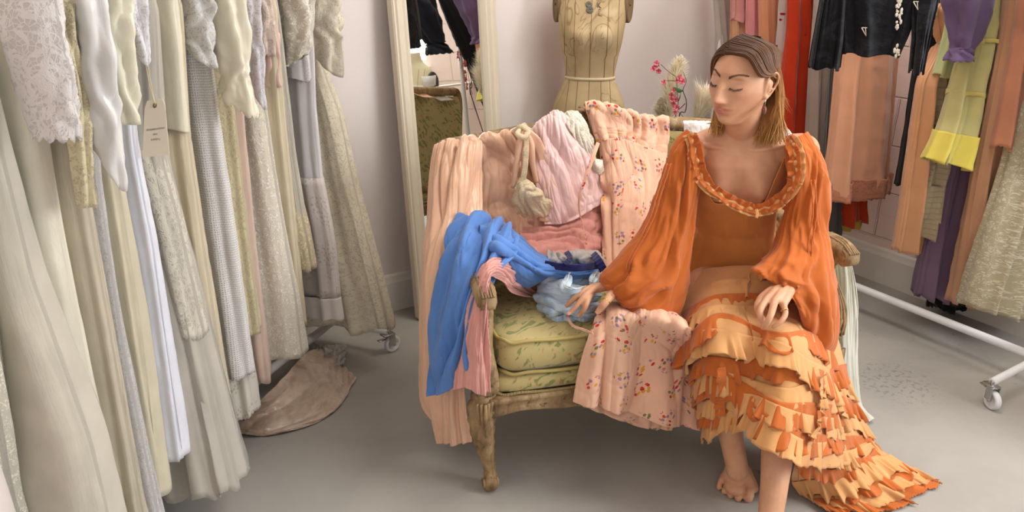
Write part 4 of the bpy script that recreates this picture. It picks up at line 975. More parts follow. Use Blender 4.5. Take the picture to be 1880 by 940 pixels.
def dress_form(base, face, label, zoff=0.0, sc=1.0, plate_col=(120, 98, 66), shoulders=None, form_mat=None):
    face = np.array(face, float); face /= np.linalg.norm(face); sd = np.array([-face[1], face[0], 0])   # sd: the form's left
    root = empty('dress_form', base, label, 'dress form')
    # z, half width, half depth, centre shift forward
    prof = [(.72, .170, .110, 0), (.78, .170, .112, 0), (.84, .165, .108, .0), (.90, .150, .098, .0), (.955, .124, .084, 0), (1.0, .103, .074, .0), (1.05, .112, .078, .004),
            (1.10, .120, .088, .010), (1.15, .131, .102, .018), (1.20, .137, .108, .022), (1.25, .142, .096, .016), (1.30, .148, .085, .006), (1.35, .150, .074, .0), (1.39, .138, .064, -.004), (1.42, .102, .054, -.008), (1.44, .062, .048, -.008), (1.50, .050, .046, -.006), (1.52, .048, .044, -.004)]
    Z = np.linspace(prof[0][0], prof[-1][0], 90); pa = np.array(prof)
    hw = np.interp(Z, pa[:, 0], pa[:, 1]); hd = np.interp(Z, pa[:, 0], pa[:, 2]); cf = np.interp(Z, pa[:, 0], pa[:, 3])
    for _ in range(4):
        for q in (hw, hd, cf): q[1:-1] = (q[:-2] + 2 * q[1:-1] + q[2:]) / 4
    a = np.linspace(0, 2 * PI, 80, endpoint=False); rows = []
    for z, w, d, c in zip(Z, hw, hd, cf):
        s, k = np.sin(a), np.cos(a)
        X = w * np.sign(k) * np.abs(k) ** .88; Y = d * np.sign(s) * np.abs(s) ** .92 + c
        bust = math.exp(-((z - 1.185) / .045) ** 2)
        Y = Y + .024 * bust * (np.exp(-((X - .062) / .042) ** 2) + np.exp(-((X + .062) / .042) ** 2)) * (s > 0) * s
        seam = 0
        for xs_ in (-.06, .06): seam = seam + np.exp(-((X - xs_ * (1 if abs(z) else 1)) / .0018) ** 2)
        Y = Y - .0012 * seam * np.sign(s)
        rows.append(base[None] * [1, 1, 0] + sd[None] * (X * sc)[:, None] + face[None] * (Y * sc)[:, None] + np.array([0, 0, 1.0])[None] * (z * sc + zoff + (0)))
    m = MB(); m.grid(np.array(rows), True, True); m.build('torso', form_mat or CANVAS, root)
    # seams as thin raised lines
    SE = plain('brown seam thread', (134, 106, 66), .8)
    def surf(x, z, front=1):
        w = np.interp(z, Z, hw); d = np.interp(z, Z, hd); c = np.interp(z, Z, cf)
        x = max(-w * .99, min(w * .99, x)); k = (abs(x) / w) ** (1 / .88); s = math.sqrt(max(0, 1 - k * k)) ** .92
        bust = math.exp(-((z - 1.185) / .045) ** 2)
        y = d * s + c + .024 * bust * (math.exp(-((x - .062) / .042) ** 2) + math.exp(-((x + .062) / .042) ** 2)) * s
        return base * [1, 1, 0] + sd * x * sc + face * (y + .0008) * sc + np.array([0, 0, z * sc + zoff])
    m = MB()
    for x0, x1 in ((0, 0), (.062, .048), (-.062, -.048), (.10, .085), (-.10, -.085)):
        m.tube([surf(x0 * (1.1 if z > 1.1 else 1) if z > 1.0 else x1 * (1 + (1.0 - z) * 1.2), z) for z in np.linspace(.74, 1.40, 50)], .0011, 5)
    m.build('seam', SE, root)
    m = MB(); R_ = []
    for q in np.linspace(0, 2 * PI, 60):
        w = np.interp(1.0, Z, hw) + .002; d = np.interp(1.0, Z, hd) + .002
        R_.append(base * [1, 1, 0] + sd * w * math.copysign(abs(math.cos(q)) ** .88, math.cos(q)) * sc + face * d * math.copysign(abs(math.sin(q)) ** .92, math.sin(q)) * sc)
    m.grid(np.array([[p + np.array([0, 0, (1.0 + h) * sc + zoff]) for p in R_] for h in (-.007, .007)])); thick(m.build('waist_tape', plain('cream cotton tape', (214, 196, 160), .8), root), .0015)
    for sg in (-1, 1):    # arm plates
        c = base * [1, 1, 0] + sd * .143 * sg * sc + np.array([0, 0, 1.30 * sc + zoff]) + face * .0
        nrm = sd * sg * .92 - np.array([0, 0, .0]) + face * .25; nrm /= np.linalg.norm(nrm)
        u1 = np.cross([0, 0, 1.], nrm); u1 /= np.linalg.norm(u1); u2 = np.cross(nrm, u1)
        rows = [[c + nrm * h * sc + (u1 * math.cos(q) * .050 * r_ + u2 * math.sin(q) * .074 * r_) * sc for q in np.linspace(0, 2 * PI, 40, endpoint=False)] for h, r_ in ((-.02, 1.0), (.012, 1.0), (.016, .95), (.012, .88), (.012, .05))]
        m = MB(); m.grid(np.array(rows), True, True); ap = m.build('arm_plate', plain('worn canvas arm plate %d' % plate_col[0], plate_col, .7), root)
        m = MB(); m.ball(c + nrm * .013 * sc, .006, 10, 6); m.build('screw', plain('dark brass', (110, 90, 60), .4, .8), ap)
    # stand
    DKW = plain('dark turned wood', (74, 52, 36), .5)
    m = MB(); b0 = base * [1, 1, 0]
    z_ = lambda z: np.array([0, 0, z])
    m.tube([b0 + z_(.2), b0 + z_(.45), b0 + z_(.6), b0 + z_(.73 * sc + zoff)], [.018, .024, .018, .02], 14, n=16); m.build('pole', DKW, root)
    for k in range(3):
        q = k * 2.094 + 1.2; d = np.array([math.cos(q), math.sin(q), 0])
        m = MB(); m.tube([b0 + z_(.27), b0 + d * .08 + z_(.22), b0 + d * .14 + z_(.08), b0 + d * .19 + z_(.016)], [.014, .015, .014, .012], 10, n=14); m.build('leg', DKW, root)
    return root, surf
# the one behind the settee; the waist tape sits at pixel y 140
wp = at(1083, 141, 3.36)
dfb = np.array([wp[0], wp[1] + .0, 0]); dfs = 1.0
fr_, surf = dress_form(dfb, (-.12, -1, 0), 'vintage canvas dress form with brown water stains standing behind the settee', zoff=wp[2] - 1.0 * dfs, sc=dfs)
GR = plain('grey stencil ink', (112, 108, 98), .8)
from mathutils import Matrix
def stencil(parent, strokes, w, name):
    m = MB()
    for st in strokes: m.tube(st, w, 5)
    return m.build(name, GR, parent)
q = lambda px, py, o=.002: (lambda p: p)(None)
def onform(px, py):
    """point on the front of the form seen at this pixel"""
    d = ray(px, py); best = None
    for t_ in np.linspace(3.0, 3.9, 200):
        p = O0 + d * (t_ / 1.0) * (1.0 / 1.0)
        x = float(np.dot(p - dfb, np.array([-(-1) / math.hypot(1, .12) * 1.0, -.12 / math.hypot(1, .12), 0]))) 
        z = (p[2] - (wp[2] - 1.0))
        s_ = surf(x, min(1.51, max(.73, z)))
        dd = np.linalg.norm(s_ - p)
        if best is None or dd < best[0]: best = (dd, s_)
    p = best[1]; return p + (O0 - p) / np.linalg.norm(O0 - p) * .002
try:
    K = lambda *pts: [onform(*p) for p in pts]
    stencil(fr_, [K((1097, 4), (1097, 14)), K((1103, 4), (1098, 9)), K((1098, 9), (1104, 15)), K((1100, 20), (1099, 28)), K((1099, 28), (1106, 29)), K((1100, 17), (1103, 18))], .0011, 'stencilled_letters')
    fig = []
    for (cx_, cy_, r_) in ((1081, 8, 4.2), (1083, 18, 5.2)):
        fig += [K(*[(cx_ + r_ * f * math.cos(a), cy_ + r_ * f * math.sin(a)) for a in np.linspace(0, 2 * PI, 16)]) for f in (1, .5)]
    stencil(fr_, fig, .0035, 'stencilled_number')
except Exception: pass

# ------------------------------------------------------------------ dried pampas and blossom behind the settee
PAMP = fabric((255, 244, 222), 'chiffon', name='pampas plume')
vase_p = at(1262, 215, 3.0); vp = np.array([vase_p[0], vase_p[1], 0])
vr = empty('floor_vase', vp, 'tall pale ceramic floor vase hidden behind the settee', 'vase')
m = MB(); aa = np.linspace(0, 2 * PI, 32, endpoint=False)
m.grid(np.array([[vp + np.array([r_ * math.cos(q), r_ * math.sin(q), z]) for q in aa] for r_, z in ((.05, 0), (.075, .03), (.09, .2), (.085, .4), (.05, .55), (.045, .62), (.055, .66), (.047, .655), (.04, .60))]), True, True)
m.build('vase_body', plain('pale ceramic', (206, 196, 184), .4), vr)
def plume(pts, rad, label, seed, Y0=3.0, n=1500):
    rg = np.random.RandomState(seed)
    P = path([at(px, py, Y0) for px, py in pts], 60)
    root = empty('pampas_plume', vp + [0, 0, .62], label, 'pampas grass')
    V = []; F = []
    T, N_, B_ = frames(P)
    for k in range(n):
        t = rg.rand() ** .9; i = int(t * 59); a = rg.rand() * 2 * PI
        rr_ = rad * (math.sin(PI * min(1, .12 + t * .9)) ** .7) * (1.05 - .3 * t)
        d = N_[i] * math.cos(a) + B_[i] * math.sin(a)
        L = rr_ * rg.uniform(.8, 1.9); p0 = P[i]; p1 = p0 + d * L * .5 + T[i] * L * .7; p2 = p0 + d * L * .95 + T[i] * L * 1.15 - np.array([0, 0, L * .30 * rg.rand()]) + rg.randn(3) * .004
        w = np.cross(d, T[i]) * .0011
        b = len(V); V += [p0 - w, p0 + w, p1 - w * 1.3, p1 + w * 1.3, p2]
        F += [(b, b + 1, b + 3, b + 2), (b + 2, b + 3, b + 4)]
    link('plume', mesh_vf('plume', V, F, [(v[0], v[2]) for v in V]), PAMP, root)
    m = MB(); m.tube(path([vp + np.array([0, 0, .50]), vp + np.array([0, 0, .7]), P[0] * .6 + vp * .4 + np.array([0, 0, .32]), P[0], P[20]], 24), .0022, 6); m.build('stem', plain('straw', (190, 164, 110), .7), root)
    return root
plume([(1228, 225), (1230, 180), (1240, 140), (1252, 100)], .042, 'tall pampas plume rising behind the pink blossom branch', 1, 3.02, 1500)
plume([(1275, 225), (1285, 205), (1293, 190), (1308, 172)], .058, 'wide pampas plume right beside her chin', 2, 2.98, 1500)
plume([(1222, 232), (1216, 215), (1212, 200), (1214, 178)], .024, 'short pampas plume low behind the settee top rail', 3, 3.04, 1200)
BR = plain('brown twig', (84, 56, 48), .8); PK = fabric((226, 120, 132), 'cotton', name='pink petals'); PK2 = plain('dark pink bud', (150, 62, 74), .8)
br = empty('blossom_branch', vp + [0, 0, .60], 'artificial pink blossom branch with dark curling twigs', 'artificial flowers')
YB_ = 2.94; A = lambda px, py, d=0: at(px, py, YB_ + d)
m = MB()
m.tube([vp + np.array([0, 0, .55]), A(1246, 222), A(1258, 205), A(1260, 185), A(1254, 165), A(1260, 150), A(1254, 132)], [.0028, .0026, .0022, .0018, .0015, .001, .0008], 7, n=40)
m.tube([A(1240, 222), A(1242, 205), A(1250, 198), A(1258, 190)], .0018, 6, n=16)
m.tube([A(1256, 155), A(1240, 149), A(1224, 148)], .0012, 6, n=12); m.tube([A(1240, 140), A(1228, 132), A(1213, 118)], .0012, 6, n=12)
m.tube([A(1240, 200), A(1252, 212), A(1258, 222)], .0012, 6, n=12); m.tube([A(1246, 200), A(1243, 160), A(1241, 140)], .0012, 6, n=14)
m.build('twig', BR, br)
def blossom(px, py, r, seed, d=0):
    rg = np.random.RandomState(seed); c = A(px, py, d - .01)
    m = MB(); f = np.array([rg.uniform(-.5, .5), -1, rg.uniform(-.3, .5)]); f /= np.linalg.norm(f)
    u_ = np.cross(f, [0, 0, 1.]); u_ /= np.linalg.norm(u_); w_ = np.cross(u_, f)
    for k in range(5):
        a = k * 2 * PI / 5 + rg.rand(); dd = u_ * math.cos(a) + w_ * math.sin(a); pp = np.cross(f, dd)
        rows = [[c + dd * r * s_ + pp * r * .5 * wd * x + f * r * (.5 * s_ ** 1.5 - .15 * abs(x)) for x in (-1, -.5, 0, .5, 1)] for s_, wd in ((.05, .2), (.35, .8), (.7, 1.0), (.95, .6), (1.02, .15))]
        m.grid(np.array(rows))
    o = m.build('blossom', PK, br); thick(o, .0006)
    m = MB(); m.ball(c + f * r * .12, r * .2, 8, 6); m.build('centre', PK2, o)
for k, (x, y, r_) in enumerate(((1205, 116, .011), (1199, 126, .010), (1209, 130, .011), (1203, 122, .009), (1247, 143, .014), (1253, 150, .012), (1243, 148, .010), (1219, 151, .010), (1236, 166, .011), (1233, 175, .011), (1240, 182, .012), (1236, 190, .011), (1242, 198, .013), (1239, 206, .010), (1233, 183, .009))): blossom(x, y, r_, k)
m = MB()
for k in range(9): m.ball(A(1206 + 3 * math.sin(k * 2.1), 117 + 4 * math.cos(k * 1.7)), .004, 6, 4)
m.build('bud', PK2, br)
for (pts) in (((1236, 160), (1246, 166), (1254, 167)), ((1244, 188), (1248, 178), (1250, 170))):
    P = path([A(*p, -.012) for p in pts], 10); m = MB()
    m.grid(np.array([[p + np.array([0, 0, 1]) * .008 * math.sin(PI * i / 9) * s_ - np.array([0, .003, 0]) * abs(s_) for s_ in (-1, 0, 1)] for i, p in enumerate(P)])); thick(m.build('leaf', plain('green leaf', (62, 104, 58), .5), br), .0006)

def via_mirror(px, py, L):
    """point seen in the mirror at this pixel, L metres beyond the glass"""
    d = ray(px, py); d = d / np.linalg.norm(d); t = np.dot(c0m - O0, fw) / np.dot(d, fw)
    p = O0 + d * t; r_ = d - 2 * np.dot(d, fw) * fw
    return p + r_ * L
vm_ = via_mirror(764, 150, 2.75)
dress_form(np.array([vm_[0], vm_[1], 0]), (-1, -.2, 0), 'cream dress form with a dark arm plate, seen in the mirror beside the window', zoff=vm_[2] - 1.31, sc=1.0, plate_col=(70, 64, 72), form_mat=plain('cream jersey', (206, 196, 164), .8))
pv = via_mirror(792, 190, 2.6)
tp_ = empty('trailing_plant', pv, 'small trailing green ivy, seen in the mirror below the window', 'plant')
LEAF = plain('dark ivy leaf', (50, 84, 46), .5); rg = random.Random(3)
m = MB(); P = path([pv + np.array([0, 0, .14]), pv + np.array([.01, 0, .05]), pv + np.array([-.01, .01, -.05]), pv + np.array([.01, 0, -.12])], 20); m.tube(P, .002, 6); m.build('vine', LEAF, tp_)
for k in range(22):
    c = P[rg.randrange(20)] + np.array([rg.uniform(-.03, .03), rg.uniform(-.03, .03), rg.uniform(-.01, .01)]); a = rg.uniform(0, 6.3)
    d = np.array([math.cos(a), math.sin(a), -.5]) * .022; w = np.array([-math.sin(a), math.cos(a), 0]) * .014
    m = MB(); m.add([c, c + d * .5 + w, c + d, c + d * .5 - w], [(0, 1, 2, 3)]); thick(m.build('leaf', LEAF, tp_), .0008)
m = MB(); aa = np.linspace(0, 2 * PI, 24, endpoint=False); pb = pv + np.array([0, 0, .12])
m.grid(np.array([[pb + np.array([r_ * math.cos(q), r_ * math.sin(q), z]) for q in aa] for r_, z in ((.02, 0), (.045, .01), (.055, .08), (.05, .08), (.04, .06))]), True, True); m.build('pot', plain('white glazed pot', (220, 220, 216), .3), tp_)
m = MB(); wq = CORNER + EB * float(np.dot(pb - CORNER, EB)); wq[2] = pb[2] - .006; m.box((wq + pb * [1, 1, 0] + np.array([0, 0, pb[2]])) / 2 - np.array([0, 0, .007]) if False else np.array([(wq[0] + pb[0]) / 2, (wq[1] + pb[1]) / 2, pb[2] - .007]), float(np.linalg.norm((wq - pb)[:2])) + .12, .14, .012, EA)
tag(m.build('wall_shelf', PAINT, None, smooth=False), 'small white shelf under the ivy pot, seen in the mirror', 'shelf')

# ------------------------------------------------------------------ clothes laid over the settee
BN = -ey + np.array([0, 0, .14]); BN = BN / np.linalg.norm(BN)
BP0 = Sp(0, by(.7) - .05, .7)
def bp(px, py, d=.03): return atp(px, py, BP0 + BN * d, BN)
def fp(px, py, d=.0): return atp(px, py, Sp(0, -.03 - d, 0), ey)
def G(rows, f=None):
    out = []
    for r_ in rows:
        q = []
        for p in r_:
            if callable(p): q.append(p())
            elif isinstance(p, np.ndarray): q.append(p)
            else: q.append(f(*p) if f else at(*p))
        out.append(q)
    return out
def ribbon(pts, w, mat, name, parent, t=.002, n=40, twist=0, side=(0, 0, 1)):
    P = path(pts, n); T, N_, B_ = frames(P); rows = []
    sd = np.array(side, float)
    for i, p in enumerate(P):
        s_ = np.cross(T[i], (O0 - p) / np.linalg.norm(O0 - p)); s_ /= np.linalg.norm(s_)
        a = twist * i / n; nn = np.cross(T[i], s_)
        ww = w if np.isscalar(w) else np.interp(i / (n - 1), np.linspace(0, 1, len(w)), w)
        rows.append([p + (s_ * math.cos(a) + nn * math.sin(a)) * ww * x + nn * .15 * ww * math.sin(i * .9) * abs(x) for x in (-1, -.5, 0, .5, 1)])
    o = link(name, grid_mesh(name, np.array(rows)), mat, parent); return thick(o, t)

PEACH = fabric((236, 190, 158), 'satin', name='peach satin'); PLACE = fabric((252, 236, 202), 'chiffon', 'lace', name='ecru lace', scale=1.6)
r_ = empty('nightgown', Sp(.05, .6, .5), 'peach satin nightgown thrown over the left arm and back of the settee', 'nightgown')
sheet('skirt', G([[(806, 285, 2.52), (828, 276, 2.50), (850, 272, 2.49), (880, 268, 2.50)],
                  [(800, 270, 2.46), (822, 260, 2.44), (850, 256, 2.42), (885, 262, 2.40)],
                  [(788, 325, 2.40), (812, 318, 2.35), (842, 325, 2.30), (885, 335, 2.32)],
                  [(784, 400, 2.32), (806, 396, 2.24), (838, 400, 2.20), (884, 400, 2.24)],
                  [(780, 470, 2.24), (798, 466, 2.14), (826, 458, 2.10), (874, 450, 2.14)],
                  [(777, 560, 2.16), (796, 560, 2.06), (820, 560, 2.00), (846, 555, 1.99)],
                  [(779, 660, 2.10), (800, 660, 2.01), (824, 660, 1.96), (854, 655, 1.94)],
                  [(784, 745, 2.06), (804, 750, 1.99), (828, 752, 1.94), (857, 748, 1.92)],
                  [(806, 806, 2.02), (814, 814, 1.98), (836, 816, 1.94), (866, 812, 1.92)]]), PEACH, 130, 190,
      folds=((.024, 1.5, .3, 0, .3, 1.1), (.009, 3.4, .5, 2, .1, 1.2)), wr=.005, seed=21, parent=r_, clampz=.01)
sheet('bodice', G([[(845, 290, -.10), (885, 280, -.10), (925, 270, -.10), (958, 262, -.10), (985, 262, -.10)],
                   [(838, 262, .055), (880, 254, .055), (920, 244, .055), (952, 236, .055), (966, 236, .05)],
                   [(842, 325, .06), (890, 315, .055), (935, 300, .05), (968, 285, .05), (985, 270, .035)],
                   [(850, 395, .09), (900, 385, .075), (950, 372, .06), (990, 350, .05), (1018, 340, .035)],
                   [(880, 436, .13), (925, 436, .11), (960, 430, .09), (995, 405, .075), (1022, 385, .04)],
                   [(905, 475, .20), (935, 478, .18), (962, 475, .16), (985, 440, .12), (1010, 400, .05)]], bp), PEACH, 150, 130,
      folds=((.014, 1.5, -1.8, 1, 1, .8), (.006, 3, -4, 3, .8, 1.2)), wr=.006, seed=22, parent=r_)
for k, (a, w_) in enumerate((([(962, 238, .10), (955, 262, .11), (948, 300, .11), (942, 345, .10)], .008), ([(964, 240, .10), (964, 275, .115), (962, 310, .11), (960, 350, .10)], .008), ([(966, 240, .10), (975, 265, .11), (978, 300, .11), (985, 335, .10)], .008))):
    m = MB(); m.tube(path([bp(*p) for p in a], 24), [w_ * .6, w_ * 1.4, w_ * 1.1, w_], 10) if False else m.tube([bp(*p) for p in a], [w_ * .6, w_ * 1.5, w_ * 1.2, w_], 10, n=24)
    m.build('gathered_pleat', PEACH, r_)
m = MB(); m.tube([bp(956, 236, .09), bp(950, 246, .12), bp(962, 252, .13), bp(970, 242, .12), bp(960, 234, .10)], [.006, .009, .009, .008, .006], 12, n=24); m.tube([bp(944, 240, .08), bp(958, 232, .10), bp(974, 238, .09)], [.005, .008, .005], 10, n=14)
m.build('knot', PLACE, r_)
ribbon([bp(966, 242, .12), bp(966, 280, .13), bp(962, 320, .13), bp(952, 350, .12)], [.007, .009, .009, .016], PLACE, 'lace_strap', r_)
sheet('lace_cup', G([[(944, 345, .10), (958, 328, .12), (970, 330, .13), (985, 350, .12)],
                     [(940, 370, .10), (960, 350, .15), (985, 348, .15), (1002, 362, .12)],
                     [(950, 392, .10), (972, 378, .14), (995, 372, .15), (1012, 372, .11)],
                     [(972, 398, .10), (990, 398, .13), (1004, 396, .12), (1016, 384, .09)]], bp), PLACE, 60, 50, folds=((.006, 2, 1.5, 0, 1, 1),), wr=.004, wf=7, t=.0015, seed=23, parent=r_)
ribbon([bp(966, 240, .11), bp(985, 262, .10), bp(1000, 300, .09), bp(1010, 340, .10), bp(1018, 366, .10), bp(1008, 396, .10), bp(990, 400, .12)], [.012, .018, .016, .018, .024, .018, .01], PEACH, 'strap', r_)

PINK = fabric((242, 204, 198), 'satin', name='pink satin'); ROSE = fabric((238, 172, 160), 'chiffon', name='rose chiffon'); ELACE = fabric((252, 244, 228), 'chiffon', 'lace', name='cream lace', scale=1.5)
r_ = empty('slip', Sp(.42, .6, .5), 'pale pink satin slip with cream lace edges over the middle of the settee back', 'slip')
sheet('skirt', G([[(952, 395, .05), (1000, 395, .05), (1050, 370, .05), (1085, 335, .05), (1112, 318, .05)],
                  [(952, 420, .08), (1000, 415, .09), (1050, 395, .09), (1085, 365, .08), (1114, 350, .06)],
                  [(954, 442, .14), (1000, 442, .14), (1050, 430, .13), (1085, 410, .11), (1114, 400, .07)],
                  [(956, 462, .22), (1000, 468, .22), (1050, 466, .20), (1090, 450, .16), (1114, 440, .09)],
                  [(960, 480, .30), (1000, 488, .30), (1050, 492, .28), (1090, 490, .22), (1114, 486, .12)]], bp), ROSE, 130, 90,
      folds=((.010, -1.5, 3.5, 0, 1, 1), (.005, -2, 8, 2, 1, 1)), wr=.005, seed=31, parent=r_)
sheet('bodice', G([[(988, 262, -.10), (1005, 245, -.10), (1030, 236, -.10), (1058, 245, -.10)],
                   [(986, 236, .06), (1004, 212, .07), (1028, 204, .07), (1052, 214, .055)],
                   [(976, 285, .06), (1006, 262, .09), (1040, 250, .085), (1072, 252, .055)],
                   [(985, 335, .07), (1020, 318, .10), (1060, 306, .09), (1092, 300, .055)],
                   [(994, 385, .09), (1030, 375, .11), (1072, 356, .10), (1106, 335, .06)],
                   [(1000, 412, .11), (1036, 410, .12), (1076, 392, .11), (1108, 366, .07)]], bp), PINK, 140, 130,
      folds=((.014, 1.6, -.8, 1, 1.0, .9), (.006, 3, -1.5, 2.4, .8, 1)), wr=.005, seed=32, parent=r_)
sheet('lace_strap', G([[(966, 240, .06), (978, 234, .07), (992, 232, .07)], [(967, 256, .06), (978, 256, .075), (990, 250, .07)], [(972, 268, .055), (980, 268, .06), (988, 264, .06)]], bp), ELACE, 24, 24, folds=((.004, 2, 1, 0, 1, 1),), wr=.002, seed=33, parent=r_)
sheet('lace_edge', G([[(1030, 212, .075), (1044, 203, .08), (1062, 204, .075)], [(1042, 232, .09), (1060, 222, .09), (1074, 220, .08)], [(1056, 256, .09), (1072, 250, .09), (1084, 244, .08)], [(1072, 280, .085), (1084, 276, .085), (1092, 268, .075)], [(1080, 300, .08), (1088, 304, .08), (1096, 300, .07)]], bp), ELACE, 40, 70, folds=((.004, 2, 4, 0, 1, 1),), wr=.003, seed=34, parent=r_)
sheet('lace_cup', G([[(1084, 296, .09), (1094, 292, .10), (1106, 294, .09)], [(1086, 306, .09), (1096, 306, .11), (1108, 306, .10)], [(1090, 318, .08), (1100, 320, .09), (1108, 320, .08)]], bp), ELACE, 24, 20, folds=((.003, 2, 1, 0, 1, 1),), wr=.002, seed=35, parent=r_)

FLOR = fabric((244, 196, 166), 'cotton', 'floral', name='peach floral crepe')
r_ = empty('dress', Sp(.75, .6, .5), 'peach dress with red and yellow flower sprigs hung over the settee back', 'dress')
sheet('bodice', G([[(1080, 215, -.10), (1105, 214, -.10), (1140, 225, -.10), (1180, 235, -.10), (1222, 240, -.10)],
                   [(1074, 190, .06), (1104, 188, .075), (1140, 198, .08), (1182, 211, .07), (1226, 215, .055)],
                   [(1082, 228, .06), (1106, 226, .085), (1142, 228, .085), (1184, 240, .075), (1226, 250, .055)],
                   [(1096, 262, .065), (1116, 256, .09), (1146, 258, .09), (1184, 272, .08), (1222, 290, .055)]], bp), FLOR, 130, 60,
      folds=((.008, 4, .4, 1, .5, 1.2), (.003, 9, .5, 2.4, .4, 1)), wr=.003, seed=41, parent=r_)
sheet('skirt', G([[(1098, 258, .07), (1120, 254, .10), (1148, 256, .10), (1186, 270, .085), (1224, 282, .06)],
                  [(1104, 320, .08), (1130, 318, .11), (1160, 318, .10), (1190, 325, .085), (1214, 330, .06)],
                  [(1106, 380, .10), (1132, 380, .13), (1160, 380, .12), (1186, 384, .10), (1204, 385, .07)],
                  [(1106, 440, .14), (1132, 442, .18), (1158, 440, .16), (1182, 440, .13), (1200, 440, .10)],
                  [(1108, 505, .24), (1134, 510, .28), (1160, 505, .26), (1180, 500, .22), (1204, 498, .18)]], bp), FLOR, 150, 130,
      folds=((.015, 2.2, -.3, 1.2, .6, 1.2), (.005, 5, -.5, 2, .8, 1)), wr=.003, seed=42, parent=r_)
ribbon([bp(1098, 262, .09), bp(1088, 290, .11), bp(1074, 330, .13), bp(1064, 360, .14), bp(1064, 390, .15), bp(1072, 420, .17), bp(1076, 448, .20)], .0065, FLOR, 'tie', r_, twist=2)
r_ = empty('skirt', Sp(.6, -.03, .5), 'peach floral skirt spread over the front edge of the seat cushion', 'skirt')
def seatp(px, py): return atz(px, py, .515)
sheet('panel', [[atz(1108, 560, .53), atz(1140, 552, .54), atz(1180, 556, .55), atz(1230, 570, .55), atz(1262, 590, .55)],
                [atz(1096, 588, .53), atz(1130, 576, .56), atz(1176, 580, .57), atz(1226, 592, .57), atz(1268, 606, .56)],
                [fp(1078, 625, .02), fp(1122, 618, .05), fp(1172, 622, .05), fp(1226, 632, .05), fp(1270, 640, .03)],
                [fp(1062, 680, .02), fp(1114, 680, .05), fp(1168, 684, .05), fp(1226, 690, .05), fp(1273, 690, .03)],
                [fp(1052, 738, .03), fp(1106, 748, .06), fp(1160, 762, .06), fp(1220, 778, .06), fp(1278, 786, .04)]], FLOR, 170, 130,
      folds=((.020, 2.6, -.2, .6, .5, 1.1), (.006, 5, -.3, 2, .4, 1.2)), wr=.003, seed=44, parent=r_)
sheet('underlayer', [[fp(1066, 690, .0), fp(1170, 695, .0), fp(1272, 700, .0)], [fp(1068, 745, .02), fp(1170, 782, .03), fp(1232, 790, .02)]], FLOR, 80, 20, folds=((.008, 4, 0, 1, 1, 1),), wr=.002, seed=45, parent=r_)
ribbon([atz(1040, 580, .512), atz(1052, 598, .514), atz(1070, 605, .514), atz(1088, 612, .52)], .004, FLOR, 'tie', r_, twist=1)

BLUE = fabric((96, 142, 212), 'linen', name='cornflower blue crepe'); 
r_ = empty('dress', Sp(.0, .25, .5), 'cornflower blue crepe dress slung over the left arm of the settee', 'dress')
sheet('skirt', G([[(850, 408, 2.275), (885, 402, 2.255), (925, 420, 2.235), (952, 450, 2.215)],
                  [(840, 398, 2.195), (880, 398, 2.165), (925, 412, 2.125), (955, 440, 2.095)],
                  [(820, 436, 2.105), (862, 430, 2.055), (910, 440, 2.025), (945, 470, 2.005)],
                  [(806, 490, 2.045), (846, 486, 1.975), (890, 488, 1.945), (918, 500, 1.935)],
                  [(792, 560, 2.005), (830, 560, 1.925), (866, 560, 1.885), (892, 560, 1.885)],
                  [(786, 640, 1.975), (820, 640, 1.895), (852, 636, 1.855), (880, 640, 1.855)],
                  [(787, 727, 1.945), (815, 722, 1.885), (846, 698, 1.845), (880, 698, 1.845)]]), BLUE, 140, 160,
      folds=((.018, 2.4, .5, 0, .6, 1.2), (.008, 5, .8, 2, .5, 1.2)), wr=.006, seed=51, parent=r_)
sheet('bodice', [[atz(872, 402, .72), atz(915, 410, .70), atz(948, 432, .66), atz(975, 455, .62), atz(1015, 476, .60), atz(1060, 484, .60), atz(1098, 486, .58)],
                 [atz(880, 425, .74), atz(920, 430, .73), atz(955, 455, .69), atz(985, 480, .65), atz(1020, 492, .63), atz(1062, 496, .62), atz(1100, 494, .60)],
                 [atz(880, 455, .70), atz(915, 460, .72), atz(950, 482, .67), atz(985, 500, .63), atz(1020, 504, .62), atz(1060, 506, .61), atz(1102, 500, .60)],
                 [atz(890, 480, .62), atz(920, 490, .62), atz(955, 515, .58), atz(985, 520, .56), atz(1018, 512, .57), atz(1058, 514, .57), atz(1100, 508, .56)]], BLUE, 150, 70,
      folds=((.012, .6, 2.2, 0, 1, 1), (.006, 1, 4, 2, 1, 1)), wr=.004, aniso=-1, seed=52, parent=r_)

BLUSH = fabric((238, 178, 168), 'chiffon', name='blush pink voile')
r_ = empty('scarf', Sp(-.02, .1, .66), 'pink voile scarf wrapped over the settee arm just behind its scroll', 'scarf')
sheet('cloth', [[atz(990, 520, .52), atz(960, 492, .60), at(925, 474, 1.99), at(895, 478, 1.93), at(872, 512, 1.91), at(856, 580, 1.875), at(842, 650, 1.855), at(832, 716, 1.84)],
                [atz(984, 532, .52), atz(952, 506, .61), at(924, 488, 1.96), at(900, 490, 1.90), at(880, 520, 1.87), at(868, 590, 1.84), at(860, 655, 1.82), at(856, 712, 1.81)],
                [atz(978, 540, .52), atz(944, 522, .60), at(922, 500, 1.93), at(902, 500, 1.87), at(889, 530, 1.84), at(884, 600, 1.82), at(880, 660, 1.80), at(880, 724, 1.80)],
                [atz(972, 546, .52), atz(938, 536, .58), at(918, 512, 1.905), at(902, 508, 1.86), at(896, 540, 1.835), at(896, 600, 1.82), at(898, 660, 1.82), at(903, 722, 1.82)]], BLUSH, 170, 90,
      folds=((.010, .3, 2.0, 0, 1, 1), (.005, .5, 5, 2, 1, 1)), wr=.005, aniso=-1, seed=53, parent=r_)

